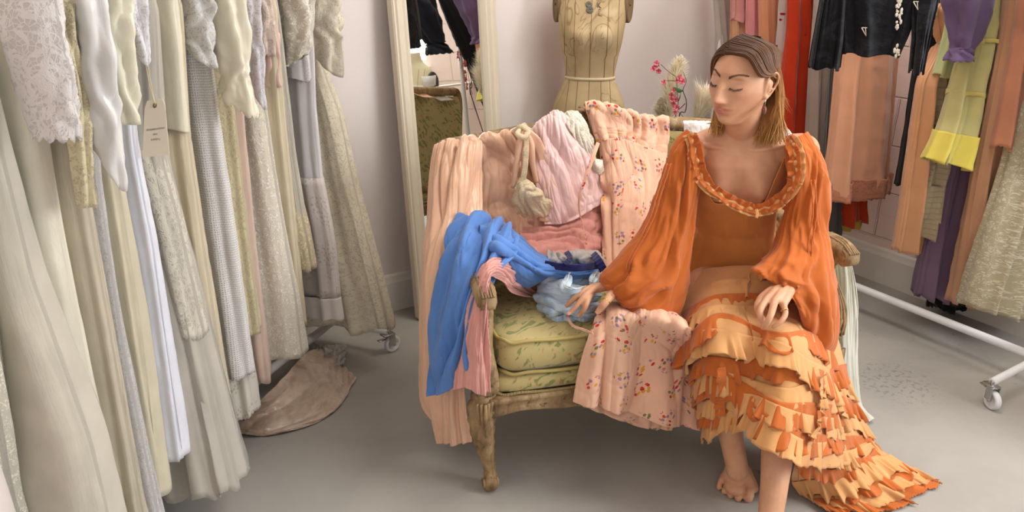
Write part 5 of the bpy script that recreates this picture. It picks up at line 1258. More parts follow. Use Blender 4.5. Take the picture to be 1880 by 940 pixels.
NAVY = fabric((26, 26, 84), 'linen'); GREYS = fabric((188, 184, 180), 'linen')
r_ = empty('top', Sp(.45, .4, .5), 'grey white top with navy ribbons bundled behind the blue dress', 'top')
sheet('cloth', [[atz(1004, 462, .60), atz(1030, 464, .60), atz(1064, 458, .62), atz(1102, 462, .60)], [atz(1006, 474, .62), atz(1034, 476, .63), atz(1066, 472, .65), atz(1106, 478, .62)], [atz(1010, 490, .58), atz(1036, 494, .60), atz(1068, 492, .60), atz(1106, 494, .58)]], GREYS, 70, 40, folds=((.010, 3, 1, 0, 1, 1),), wr=.008, wf=6, seed=54, parent=r_)
ribbon([atz(1000, 484, .645), atz(1030, 490, .65), atz(1064, 492, .655), atz(1104, 486, .64)], .010, NAVY, 'ribbon', r_)
ribbon([atz(1040, 462, .65), atz(1046, 474, .66), atz(1038, 486, .66)], .008, NAVY, 'ribbon', r_)
ribbon([atz(1088, 466, .65), atz(1098, 478, .66), atz(1108, 496, .64)], .012, NAVY, 'ribbon', r_)
ICE = fabric((194, 214, 230), 'satin', 'mottled', col2=(150, 180, 208), name='ice blue satin'); ICEE = plain('frayed pale edge', (206, 206, 190), .8)
r_ = empty('blouse', Sp(.45, .12, .5), 'ice blue satin blouse crumpled under her outstretched hand', 'blouse')
sheet('cloth', [[atz(990, 500, .58), atz(1015, 502, .60), atz(1040, 504, .60), atz(1070, 502, .60), atz(1104, 498, .58)],
                [atz(986, 520, .56), atz(1012, 520, .59), atz(1040, 522, .60), atz(1072, 524, .58), atz(1106, 520, .57)],
                [atz(982, 546, .53), atz(1010, 544, .555), atz(1040, 548, .56), atz(1072, 550, .55), atz(1100, 545, .53)],
                [atz(990, 572, .50), atz(1014, 572, .53), atz(1044, 574, .53), atz(1076, 576, .53), atz(1098, 566, .51)],
                [atz(998, 582, .495), atz(1016, 583, .498), atz(1044, 582, .50), atz(1072, 586, .50), atz(1092, 580, .495)]], ICE, 130, 110, folds=((.010, 1.4, 1.8, 0, 1, 1), (.005, 1, -4, 2, 1, 1)), wr=.006, wf=9, aniso=-1, seed=55, parent=r_)
for pts in (((1046, 502, .62), (1042, 516, .63), (1036, 530, .62), (1056, 534, .62), (1076, 528, .60)), ((1100, 500, .61), (1090, 512, .62), (1084, 528, .60))):
    ribbon([atz(*p) for p in pts], [.006, .014, .014, .010, .004], ICE, 'neck_edge', r_, twist=.8)
    m = MB(); P = path([atz(*p) + np.array([0, -.004, .008]) for p in pts], 40); m.tube(P + np.random.RandomState(2).randn(40, 3) * .0012, .0016, 5); m.build('frayed_trim', ICEE, r_)
for k in range(3): ribbon([atz(1002 + 26 * k, 580, .502 + .006 * k), atz(1024 + 24 * k, 586, .505), atz(1044 + 22 * k, 580, .507)], .009, ICE, 'cuff_fold', r_, twist=.3)
WCL = fabric((232, 230, 224), 'satin')
r_ = empty('cloth', Sp(.98, .6, .9), 'folded white cloth over the settee back beside her shoulder', 'cloth')
sheet('folded_cloth', G([[(1256, 250, -.09), (1280, 250, -.09), (1306, 250, -.09)], [(1254, 222, .05), (1280, 222, .06), (1305, 223, .05)], [(1256, 245, .06), (1282, 250, .07), (1306, 250, .055)], [(1258, 290, .05), (1282, 292, .06), (1305, 290, .05)]], bp), WCL, 50, 50, folds=(), wr=.002, seed=56, parent=r_)
r_ = empty('petticoat', Sp(1.2, .35, .0), 'long off white petticoat trailing to the floor behind the settee right arm', 'petticoat')
sheet('cloth', [[at(1505, 420, 2.58), at(1520, 425, 2.56), at(1535, 440, 2.54)], [at(1525, 470, 2.50), at(1548, 470, 2.46), at(1562, 480, 2.44)], [at(1530, 560, 2.44), at(1552, 560, 2.38), at(1575, 565, 2.37)], [at(1530, 660, 2.36), at(1550, 660, 2.30), at(1574, 660, 2.31)],
                [at(1535, 740, 2.29), at(1556, 740, 2.24), at(1580, 740, 2.26)], [atz(1545, 782, .012), atz(1575, 783, .02), atz(1604, 770, .012)]], fabric((222, 220, 206), 'cotton'), 60, 100, folds=((.010, 2.5, .3, 0, .6, 1),), wr=.004, seed=57, parent=r_, clampz=.006)
# ------------------------------------------------------------------ the seated woman
def g1(x, c, s): return np.exp(-((x - c) / s) ** 2)
def ss(a, b, x):
    t = np.clip((x - a) / (b - a), 0, 1); return t * t * (3 - 2 * t)
def head_grid(nu=260, nv=220):
    """local coords: x = her left, y = forward, z = up (metres)"""
    th = np.linspace(.03, PI - .03, nv)[:, None]; ph = np.linspace(0, 2 * PI, nu, endpoint=False)[None]
    dx = np.sin(th) * np.cos(ph); dy = np.sin(th) * np.sin(ph); dz = np.cos(th) * np.ones_like(ph)
    x = .073 * dx; y = np.where(dy > 0, .088, .108) * dy; z = np.where(dz > 0, .112, .112) * dz
    low = ss(-.01, -.105, z)
    x = x * (1 - .38 * low ** 1.4)
    x = x * (1 - .10 * ss(.0, .09, y) )
    y = np.where(y < 0, y * (1 - .62 * ss(-.02, -.10, z)), y * (1 + .0 * low))
    # flatten the face, carry it forward at the chin
    yf = y + .016 * low * ss(.0, .06, y)
    front = ss(.01, .06, yf)
    ax = np.abs(x)
    d = 0
    d += .004 * g1(z, .030, .010) * g1(ax, .026, .020)             # brow
    d += -.010 * g1(ax, .031, .014) * g1(z, .012, .012)            # sockets
    d += .0075 * g1(ax, .031, .0125) * g1(z, .007, .0095)          # closed lids over the eyeballs
    d += -.003 * g1(ax, .031, .013) * g1(z, .0185, .003)           # lid crease
    d += -.004 * g1(z, .017, .012) * g1(ax, 0, .012)               # nasion
    nz = ss(.020, -.030, z)                                        # nose
    d += (.004 + .021 * nz) * g1(ax, 0, .0075 + .0035 * nz) * ss(.026, .008, z) * ss(-.046, -.036, z)
    d += .007 * g1(ax, .011, .0055) * g1(z, -.035, .0065)          # wings
    d += .005 * g1(ax, 0, .007) * g1(z, -.031, .007)
    d += .0050 * g1(ax, 0, .022) * g1(z, -.058, .014)              # muzzle
    d += .0042 * g1(ax, .0, .020) * g1(z, -.0530, .0034)           # upper lip
    d += -.0052 * g1(ax, 0, .021) * g1(z, -.0580, .0018)           # parting
    d += .0052 * g1(ax, 0, .014) * g1(z, -.0635, .0042)            # lower lip
    d += -.0045 * g1(ax, 0, .015) * g1(z, -.0740, .005)
    d += .0085 * g1(ax, 0, .018) * g1(z, -.0930, .014)             # chin
    d += -.0012 * g1(ax, 0, .003) * g1(z, -.046, .005)
    d += .0050 * g1(ax, .044, .018) * g1(z, -.014, .016)           # cheekbones
    d += .0030 * g1(ax, .026, .012) * g1(z, -.040, .016)
    y2 = yf + d * front
    x = x + np.sign(x) * .0025 * g1(z, -.012, .02) * g1(y, .045, .03)
    return np.stack([x, y2, z], 2)
HG = head_grid()
def on_face(x, z):
    m_ = HG[..., 1] > .0
    P = HG[m_]; i = np.argmin((P[:, 0] - x) ** 2 + (P[:, 2] - z) ** 2); return P[i].copy()
YAW, PITCH, ROLL = R(46), R(2), R(-4)
hf = np.array([-math.sin(YAW) * math.cos(PITCH), -math.cos(YAW) * math.cos(PITCH), -math.sin(PITCH)])
hs = np.array([math.cos(YAW), -math.sin(YAW), 0.]); hu = np.cross(hs, hf) ; hu = hu / np.linalg.norm(hu)
if hu[2] < 0: hu = -hu
_s = hs * math.cos(ROLL) + hu * math.sin(ROLL); hu = hu * math.cos(ROLL) - hs * math.sin(ROLL); hs = _s
HC = at(1361, 150, 2.03); HS = 1.03
def hl(p):
    p = np.asarray(p, float) * HS; return HC + p[..., 0:1] * hs + p[..., 1:2] * hf + p[..., 2:3] * hu
# torso
TX = np.array([.985, -.17, 0]); TX /= np.linalg.norm(TX); TF = np.array([TX[1], -TX[0], 0])
TT = [  # z, half width, half depth, centre from (px at front, Y front)
    (.470, .172, .125, .715, 2.29), (.556, .165, .118, .705, 2.285), (.620, .142, .104, .700, 2.27), (.686, .117, .088, .690, 2.245), (.760, .122, .090, .675, 2.215),
    (.854, .137, .094, .658, 2.175), (.930, .146, .088, .645, 2.15), (.975, .145, .074, .640, 2.14), (1.005, .120, .062, .640, 2.135), (1.03, .070, .054, .642, 2.13), (1.05, .052, .050, .643, 2.12)]
TT = np.array(TT)
def tsec(z): return [np.interp(z, TT[:, 0], TT[:, k]) for k in range(1, 5)]
def torso(a, z, off=0.0):
    """a: angle array, 0 = her left, pi/2 = front"""
    z = np.asarray(z, float); hw, hd, cx, cy = tsec(z)
    hw = hw + off; hd = hd + off
    X = hw * np.sign(np.cos(a)) * np.abs(np.cos(a)) ** .9; Yv = hd * np.sin(a)
    b = .030 * np.exp(-((z - .845) / .050) ** 2) * (np.exp(-((X - .062) / .046) ** 2) + np.exp(-((X + .062) / .046) ** 2)) * (np.sin(a) > 0) * np.sin(a)
    b = b * 1.15 + .010 * np.exp(-((z - .905) / .05) ** 2) * (np.exp(-((X - .058) / .04) ** 2) + np.exp(-((X + .058) / .04) ** 2)) * (np.sin(a) > 0)
    Yv = Yv + b
    out = np.stack([cx + TX[0] * X + TF[0] * Yv, cy + TX[1] * X + TF[1] * Yv, z + 0 * X], -1)
    return out
body = MB()
body.grid(hl(HG), True, True)
zz = np.linspace(.47, 1.05, 70); aa = np.linspace(0, 2 * PI, 90, endpoint=False)
body.grid(torso(aa[None] + 0 * zz[:, None], zz[:, None] + 0 * aa[None]), True, True)
nb = np.array([.642, 2.125, 1.0]); skull = hl([0, -.030, -.060]); 
body.tube([nb - [0, 0, .05], nb + [0, .0, .02], nb * .45 + skull * .55 + [0, .0, 0], skull, hl([0, -.035, -.02])], [.062, .053, .049, .052, .05], 28, n=24)
body.tube([hl([.030, -.02, -.055]), nb * .5 + hl([.03, -.02, -.055]) * .5, nb + TX * .012 + TF * .045 - [0, 0, .01]], [.012, .011, .008], 10, n=14)   # neck tendon
shR = at(1268, 278, 2.13); shL = at(1474, 276, 2.11)
for sh, sg in ((shR, -1), (shL, 1)):
    body.tube([nb + TX * sg * .03 - [0, 0, .00], nb + TX * sg * .08 - [0, 0, .028], sh + [0, 0, .004]], [.040, .042, .045], 20, n=14)
    body.tube([nb + TF * .048 + TX * sg * .014 - [0, 0, .020], nb + TF * .052 + TX * sg * .06 - [0, 0, .016], sh + TF * .02 + [0, 0, .028]], [.007, .0075, .007], 8, n=14)  # collar bone
    body.ball(sh, .046, 18, 12)
wrR = atz(1136, 520, .605); elR = at(1222, 425, 2.16)
wrL = atz(1442, 528, .645); elL = at(1500, 452, 2.12)
for sh, el, wr_ in ((shR, elR, wrR), (shL, elL, wrL)):
    body.tube([sh, sh * .5 + el * .5, el], [.042, .040, .036], 16, n=12); body.ball(el, .037, 14, 10)
    body.tube([el, el * .6 + wr_ * .4, wr_], [.036, .037, .0255], 16, n=14, squash=.9)
def hand(wr_, knuckles, fingers, thumb, up, pw=.0):
    """knuckles: 4 points (index..little); fingers: 4 lists of joints after the knuckle; thumb: joints"""
    up = np.array(up, float); kc = sum(knuckles) / 4
    for k, kp in enumerate(knuckles):
        b = wr_ + (kp - kc) * .42
        body.tube([b, b * .5 + kp * .5 + up * .004, kp], [.0155, .0150, .0115], 10, n=10)
        body.tube([kp] + fingers[k], [.0108, .0092, .0086, .0068] if k < 3 else [.0095, .0080, .0074, .006], 10, n=18)
        body.ball(fingers[k][-1], .0066 if k < 3 else .0058, 10, 8); body.ball(kp, .0113, 10, 8)
    body.tube([wr_ + (thumb[0] - wr_) * .1, wr_ * .45 + thumb[0] * .55, thumb[0]], [.017, .0165, .0135], 10, n=10)
    body.tube(thumb, [.0130, .0110, .0105, .0078], 10, n=16); body.ball(thumb[-1], .0078, 10, 8)
# right hand (left in the picture): fingers reach forward-left onto the blouse, thumb below
hand(wrR, [atz(1086, 533, .600), atz(1094, 528, .607), atz(1101, 524, .605), atz(1107, 522, .600)],
     [[atz(1078, 554, .585), atz(1072, 568, .565), atz(1064, 578, .542)],
      [atz(1076, 541, .600), atz(1060, 560, .575), atz(1045, 576, .550)],
      [atz(1078, 531, .606), atz(1058, 545, .590), atz(1040, 562, .560)],
      [atz(1088, 528, .597), atz(1072, 540, .582), atz(1060, 551, .565)]],
     [atz(1120, 545, .600), atz(1110, 557, .588), atz(1103, 566, .572), atz(1097, 573, .562)], (0, -.3, 1))
# left hand: on the lap, fingers curled down
hand(wrL, [atz(1397, 548, .628), atz(1408, 549, .636), atz(1422, 553, .636), atz(1438, 558, .628)],
     [[atz(1390, 562, .616), atz(1394, 576, .596), atz(1402, 586, .580)],
      [atz(1396, 570, .622), atz(1398, 586, .602), atz(1406, 594, .582)],
      [atz(1416, 576, .622), atz(1408, 592, .602), atz(1400, 602, .582)],
      [atz(1442, 576, .610), atz(1434, 590, .595), atz(1420, 600, .580)]],
     [atz(1412, 540, .625), atz(1400, 550, .605), atz(1394, 560, .592), atz(1392, 570, .580)], (0, -.3, 1))
# legs
hipR = np.array([.64, 2.25, .52]); hipL = np.array([.79, 2.24, .52])
knR = at(1312, 640, 1.89); knL = at(1452, 655, 1.88)
anR = atz(1354, 862, .085); anL = atz(1412, 962, .085)
body.tube([hipR, (hipR + knR) / 2, knR], [.080, .068, .052], 18, n=14); body.ball(knR, .051, 16, 10)
body.tube([hipL, (hipL + knL) / 2, knL], [.080, .068, .052], 18, n=14); body.ball(knL, .051, 16, 10)
body.tube([knR, knR * .65 + anR * .35 + [0, .018, 0], knR * .25 + anR * .75 + [0, .004, 0], anR], [.050, .054, .034, .032], 18, n=24)
body.tube([knL, knL * .68 + anL * .32 + [0, .016, 0], knL * .25 + anL * .75, anL], [.050, .053, .037, .031], 18, n=24)
def foot(an, toes, side):
    body.ball(an, .034, 16, 12)
    tc = sum(toes) / 5; fwd = (tc - an) * [1, 1, 0]; fwd /= np.linalg.norm(fwd)
    heel = an - fwd * .035; heel[2] = .030
    body.tube([an + [0, 0, .0], an - fwd * .015 - [0, 0, .03], heel], [.032, .032, .028], 16, n=10)
    mid = an * .55 + tc * .45; mid[2] = .032; body.ball(mid, .031, 18, 12, (1.0, 1.25, .72))
    for k, t in enumerate(toes):
        r_ = [.0145, .0110, .0105, .0100, .0095][k]
        base = t * [1, 1, 0] - fwd * [.040, .036, .032, .028, .024][k] + [0, 0, .022]
        lat = (base - (sum(toes) / 5 * [1, 1, 0]))
        body.tube([an + [0, 0, -.012] + lat * [.25, .25, 0], (an + base) / 2 + [0, 0, .006 - .004 * k * .5], base], [.030, .024, .0155 if k == 0 else .0135], 12, n=12)
        body.tube([heel, (heel + base) / 2 - [0, 0, .004], base - [0, 0, .006]], [.022, .018, .0125], 10, n=10)
        body.tube([base, base * .4 + t * .6 + [0, 0, .010 + r_ * .3], t * [1, 1, 0] + [0, 0, r_ * .95]], [r_ * 1.1, r_ * .85, r_], 10, n=12)
        body.ball(t * [1, 1, 0] + fwd * .002 + [0, 0, r_ * .95], r_ * 1.02, 10, 8)
foot(anR, [atz(1374, 914, .012), atz(1356, 913, .012), atz(1342, 907, .012), atz(1331, 900, .012), atz(1321, 892, .012)], -1)
tl = [(1388, 1004), (1404, 1008), (1417, 1006), (1429, 1002), (1440, 996)]
foot(anL, [atz(x, y, .012) for x, y in tl], 1)
# ears
for sg in (1, -1):
    E = lambda y, z, o=0: hl([sg * (.0715 + o * 1.0), y * 1.05 + .012, z * 1.12])
    body.tube([E(-.004, -.018, .000), E(.000, .000, .003), E(-.002, .020, .005), E(-.012, .032, .010), E(-.026, .030, .015), E(-.033, .016, .016), E(-.030, .000, .012), E(-.020, -.016, .008), E(-.010, -.026, .003), E(-.004, -.020, .001)], .0042, 8, n=44)
    body.ball(E(-.014, .004, .001), .014, 14, 10, (.55, 1.0, 1.5)); body.ball(E(-.009, -.022, .003), .0068, 10, 8)
    body.tube([E(-.010, .018, .006), E(-.020, .010, .010), E(-.018, -.006, .008)], .0028, 6, n=12)
me = mesh_vf('tmp', body.V, body.F)
ob = bpy.data.objects.new('tmp', me); COL.objects.link(ob)
md = ob.modifiers.new('r', 'REMESH'); md.mode = 'VOXEL'; md.voxel_size = .0021; md.use_smooth_shade = True
dg = bpy.context.evaluated_depsgraph_get(); dg.update()
me2 = bpy.data.meshes.new_from_object(ob.evaluated_get(dg)); bpy.data.objects.remove(ob); me2.name = 'person'
nV = len(me2.vertices); co = np.empty(nV * 3); me2.vertices.foreach_get('co', co); co = co.reshape(-1, 3)
ne = len(me2.edges); ed = np.empty(ne * 2, np.int64); me2.edges.foreach_get('vertices', ed); ed = ed.reshape(-1, 2)
deg = np.bincount(ed.ravel(), minlength=nV)[:, None]
HL_ = np.stack([(co - HC) @ hs, (co - HC) @ hf, (co - HC) @ hu], 1) / HS
inface = (np.abs(HL_[:, 0]) < .1) & (HL_[:, 1] > .03) & (HL_[:, 2] > -.105) & (HL_[:, 2] < .12)
for it in range(14):
    acc = np.zeros_like(co)
    for k in range(3):
        acc[:, k] = np.bincount(ed[:, 0], co[ed[:, 1], k], nV) + np.bincount(ed[:, 1], co[ed[:, 0], k], nV)
    nw = co * .5 + (acc / np.maximum(deg, 1)) * .5
    f = np.ones((nV, 1)); 
    if it > 2: f[inface] = 0
    hands = (np.linalg.norm(co - wrR, axis=1) < .16) | (np.linalg.norm(co - wrL, axis=1) < .16) | (co[:, 2] < .1)
    if it > 4: f[hands] = 0
    co = co * (1 - f) + nw * f
me2.vertices.foreach_set('co', co.ravel())
# skin colouring: lips, cheeks, nails, plus shade painted into the eye sockets
x, y, z = HL_.T
lip = np.clip(1.25 - (np.abs(x) / .0260) ** 2.4 - 0, 0, 1) * (y > .05) * np.clip(1.6 - np.abs((z + .0580) / (.0088 * np.clip(1 - (np.abs(x) / .028) ** 2, .05, 1))) ** 2, 0, 1)
blush = .6 * np.exp(-((np.abs(x) - .040) / .02) ** 2 - ((z + .022) / .02) ** 2) * (y > .02) + .5 * np.exp(-(x / .012) ** 2 - ((z + .032) / .012) ** 2) * (y > .08)
shade = .55 * np.exp(-((np.abs(x) - .031) / .016) ** 2 - ((z - .010) / .010) ** 2) * (y > .04)
att = me2.color_attributes.new('skin', 'FLOAT_COLOR', 'POINT')
nailp = []
arr = np.stack([lip, np.clip(blush, 0, 1), shade, np.ones(nV)], 1); att.data.foreach_set('color', arr.ravel())
t = NT('skin'); o = t.obj(); an_ = t.n('Attribute', attribute_name='skin'); sp = t.n('SeparateColor'); t.l(an_.outputs['Color'], sp.inputs[0])
c = t.mix(t.thr(t.noise(o, 22, 4), .3, .7), S((198, 144, 110)), S((210, 157, 122)))
c = t.mix(t.math('MULTIPLY', sp.outputs[1], .45), c, S((206, 118, 92)))
c = t.mix(t.math('MULTIPLY', sp.outputs[2], .5), c, S((170, 112, 88)))
c = t.mix(t.math('MULTIPLY', sp.outputs[0], .75), c, S((186, 98, 88)))
t.l(c, t.b.inputs['Base Color']); t.b.inputs['Roughness'].default_value = .48; t.b.inputs['Subsurface Weight'].default_value = .12
t.b.inputs['Subsurface Radius'].default_value = (.010, .004, .002); t.b.inputs['Subsurface Scale'].default_value = .5
t.l(t.bump(t.noise(o, 420, 3), .10, .0008), t.b.inputs['Normal'])
SKIN = t.m
root_p = np.array([.70, 2.2, 0])
woman = empty('person', root_p, 'seated barefoot woman in a ruffled orange dress, looking down at the clothes beside her', 'person')
link('body', me2, SKIN, woman)

# brows, lashes, nails, rings, earring
DK = plain('dark lash hair', (38, 26, 22), .6); BRW = plain('brown brow hair', (112, 74, 52), .7)
for sg in (-1, 1):
    m = MB()
    for t_ in np.linspace(0, 1, 46):
        ax = .012 + .034 * t_; zc = .0240 + .0095 * math.sin(PI * min(1, t_ * .74)); wd = .0030 * (1 - .65 * t_)
        for q in (-.7, 0, .7):
            p = on_face(sg * ax, zc + q * wd) + [0, .0006, 0]; e = on_face(sg * (ax + .0045), zc + q * wd * .6 + .0012 * (1 - t_)) + [0, .0012, 0]
            m.tube([hl(p), hl(e)], .00075, 4)
    m.build('eyebrow', BRW, woman)
    m = MB(); L_ = []
    for t_ in np.linspace(0, 1, 30):
        ax = .0185 + .026 * t_; zc = .0010 - .0036 * math.sin(PI * t_) + .001 * t_
        p = on_face(sg * ax, zc) + [0, .0004, 0]; L_.append(hl(p))
        m.tube([hl(p), hl(p + [sg * (.0045 * (t_ - .3)), .0060, -.0045])], [.0007, .00025], 4)
    m.tube(L_, .0017, 6); m.build('eyelashes', DK, woman)
m = MB()
P_ = [hl(on_face(q, -.0570) + [0, -.0005, 0]) for q in np.linspace(-.011, .011, 14)]
m.tube(P_, .0013, 6); m.build('teeth', plain('tooth enamel', (226, 210, 196), .3), woman)
NAIL = plain('bare nails', (226, 168, 148), .3)
def nail(tip, prev, r_, upv):
    d = tip - prev; d /= np.linalg.norm(d); u_ = np.array(upv) - np.dot(upv, d) * d; u_ /= np.linalg.norm(u_); s_ = np.cross(d, u_)
    m = MB(); m.grid(np.array([[tip + d * a * r_ + s_ * b * r_ * .75 + u_ * r_ * (math.sqrt(max(.1, 1 - .5 * b * b)) * .98 - .12 * abs(a - .1)) for b in np.linspace(-1, 1, 7)] for a in np.linspace(-1.0, .75, 6)]))
    thick(m.build('nail', NAIL, woman), .0006)
toesR = [(1374, 914), (1356, 913), (1342, 907), (1331, 900), (1321, 892)]
fw_ = (atz(1350, 905, 0) - anR * [1, 1, 0]); fw_ /= np.linalg.norm(fw_)
for k, (px, py) in enumerate(toesR):
    r_ = [.0145, .0110, .0105, .0100, .0095][k]; tp2 = atz(px, py, .012) * [1, 1, 0] + [0, 0, r_ * .95]
    nail(tp2 + fw_ * .004, tp2 - fw_ * .01, r_ * .82, (0, 0, 1.))
for a_, b_ in (((1045, 576, .550), (1060, 560, .575)), ((1064, 578, .542), (1072, 568, .565)), ((1097, 573, .562), (1103, 566, .572))):
    nail(atz(*a_), atz(*b_), .0066, (-.1, -.5, .8))
GOLD = plain('yellow gold', (222, 176, 96), .2, 1.0)
def ring(c, d, r_, name='finger_ring'):
    d = np.array(d); d /= np.linalg.norm(d); u_ = np.cross(d, [0, 0, 1.]); u_ /= np.linalg.norm(u_); w_ = np.cross(d, u_)
    m = MB(); m.grid(np.array([[c + (u_ * math.cos(q) + w_ * math.sin(q)) * (r_ + e) + d * h for q in np.linspace(0, 2 * PI, 28, endpoint=False)] for h, e in ((-.0018, 0), (-.001, .0008), (.001, .0008), (.0018, 0))]), True)
    return m
a_, b_ = atz(1120, 545, .600), atz(1110, 557, .588)
ring(a_ * .3 + b_ * .7, b_ - a_, .0118).build('finger_ring', GOLD, woman)
a_, b_ = atz(1438, 558, .628), atz(1442, 576, .610)
ring(a_ * .35 + b_ * .65, b_ - a_, .0100).build('finger_ring', GOLD, woman)
er = hl([.0760, .004, -.031])
m = MB(); m.tube([er + [0, 0, .004], er + [0, -.002, -.006], er + [0, 0, -.016]], .0009, 6, n=10); ro = m.build('earring', plain('silver wire', (200, 200, 196), .25, 1.0), woman)
m = MB(); m.ball(er + [0, 0, -.027], .010, 16, 12, (.62, .62, 1.15)); m.build('earring_drop', plain('carved brown bead', (110, 70, 50), .4), ro)
m = MB(); m.ball(er + [-.005, -.006, -.018], .0032, 8, 6); m.ball(er + [-.006, -.004, -.024], .0028, 8, 6); m.build('earring_bead', plain('red bead', (150, 24, 36), .3), ro)

# ---- hair
t = NT('brown hair with golden ends'); uv = t.uv(); sx = t.n('SeparateXYZ'); t.l(uv, sx.inputs[0])
strand = t.noise(t.scale(uv, (1, .02, 1)), 40, 2); 
grad = t.ramp(t.math('ADD', sx.outputs[1], t.math('MULTIPLY', t.math('SUBTRACT', strand, .5), .6)), [(0, S((72, 46, 28))), (.35, S((104, 68, 40))), (.68, S((158, 108, 58))), (1, S((190, 140, 80)))])
t.l(grad, t.b.inputs['Base Color']); t.b.inputs['Roughness'].default_value = .55; t.b.inputs['Specular IOR Level'].default_value = .3
t.l(t.bump(t.noise(t.scale(uv, (1, .015, 1)), 160, 2), .5, .001), t.b.inputs['Normal'])
HAIR = t.m
HV, HF, HU_ = [], [], []
def lock(P, r0, v0, v1, rnd_):
    n = len(P); T_, N_, B_ = frames(P); ns = 5
    for i in range(n):
        f = i / (n - 1); rr_ = r0 * (1 - .75 * f ** 3)
        for k in range(ns):
            q = 2 * PI * k / ns
            HV.append(P[i] + (N_[i] * math.cos(q) + B_[i] * math.sin(q) * .8) * rr_); HU_.append((rnd_ + k * .002, v0 + (v1 - v0) * f))
    b = len(HV) - n * ns
    for i in range(n - 1):
        for k in range(ns): HF.append((b + i * ns + k, b + i * ns + (k + 1) % ns, b + (i + 1) * ns + (k + 1) % ns, b + (i + 1) * ns + k))
rg = np.random.RandomState(11)
def skullp(x, y, z, off=.006):
    """push a local direction out to the skull surface"""
    v = np.array([x, y, z], float); q = v / np.linalg.norm(v)
    a = np.array([.073, .088 if q[1] > 0 else .108, .112]); s_ = 1 / math.sqrt(((q / a) ** 2).sum())
    return q * (s_ + off)
# near side: from the parting, sweeping back over the temple, behind the ear, down
for k in range(420):
    u = rg.rand(); off = .004 + .010 * rg.rand() ** .7
    y0 = .078 - .150 * u; px_ = -.022 + .004 * rg.randn()
    r0 = skullp(px_, y0, .100 - .012 * (y0 / .08) ** 2 * (1 if y0 > 0 else 2), off * .5)
    s1 = skullp(.042, y0 * .86 - .002, .080 - .012 * u, off + .003)
    s2 = skullp(.068, y0 * .66 - .010, .033 + .022 * u, off + .001); s2b = skullp(.071, y0 * .30 - .022 * (1 - .3 * u), .026 + .016 * u, off)
    s3 = skullp(.066, -.038 - .020 * u + y0 * .08, .014 + .006 * rg.randn() , off)
    e_y = -.056 - .052 * u
    s4 = np.array([.068 + off - .012 * u, e_y, -.040])
    s5 = np.array([.070 + off - .016 * u + .006 * rg.randn(), e_y - .002, -.088])
    LN = rg.uniform(.118, .165)
    P = [hl(r0), hl(s1), hl(s2), hl(s2b), hl(s3), hl(s4), hl(s5)]
    end = P[-1] + np.array([.012 * rg.randn(), .01 * rg.randn() + .004, -.045 - .035 * rg.rand()])
    P.append(end)
    lock(path(P, 26), .0030, 0.0, 1.0 if rg.rand() < .8 else .6, rg.rand() * 3)
# far side: over the other temple and down behind the cheek
for k in range(240):
    u = rg.rand(); off = .003 + .008 * rg.rand()
    y0 = .076 - .150 * u
    r0 = skullp(-.024, y0, .100 - .012 * (y0 / .08) ** 2 * (1 if y0 > 0 else 2), off * .5)
    s1 = skullp(-.055, y0 * .85, .070, off); s2 = skullp(-.072, y0 * .6 - .02, .03, off)
    s3 = skullp(-.072, y0 * .35 - .03, -.020, off) + [-.004, 0, 0]
    s4 = np.array([-.068, y0 * .35 - .03, -.070]); s5 = np.array([-.060 + .006 * rg.randn(), y0 * .4 - .028, -.118])
    P = [hl(q) for q in (r0, s1, s2, s3, s4, s5)]; P.append(P[-1] + np.array([.01 * rg.randn(), .01 * rg.randn(), -.035 * rg.rand() - .01]))
    lock(path(P, 24), .0030, 0, 1, rg.rand() * 3)
# back of the head
for k in range(200):
    a = rg.uniform(-1, 1); off = .004 + .010 * rg.rand()
    r0 = skullp(-.02 + .03 * a, -.04, .10, off * .4); s1 = skullp(.045 * a, -.085, .05, off); s2 = skullp(.055 * a, -.100, -.01, off)
    s3 = np.array([.060 * a, -.088, -.060]); s4 = np.array([.064 * a, -.078, -.115])
    P = [hl(q) for q in (r0, s1, s2, s3, s4)]; P.append(P[-1] + np.array([.01 * rg.randn(), .01 * rg.randn(), -.04 - .03 * rg.rand()]))
    lock(path(P, 22), .0032, 0, 1, rg.rand() * 3)
# flyaway hairs
for k in range(70):
    b = hl([.076, -.085 + .03 * rg.rand(), -.02 - .09 * rg.rand()]); d = np.array([.8, .2, -.6]) + rg.randn(3) * .35
    P = [b, b + d * .014, b + d * .028 + [0, 0, -.006]]
    lock(path(P, 8), .00035, .8, 1, rg.rand() * 3)
link('hair', mesh_vf('hair', HV, HF, HU_), HAIR, woman)
# ------------------------------------------------------------------ her dress
ORG = fabric((214, 116, 48), 'chiffon', name='burnt orange chiffon'); TAN = fabric((224, 166, 106), 'cotton', name='apricot silk'); BOD = fabric((230, 150, 78), 'linen', name='orange bodice silk')
CHIF = fabric((212, 114, 46), 'chiffon', None, .97)
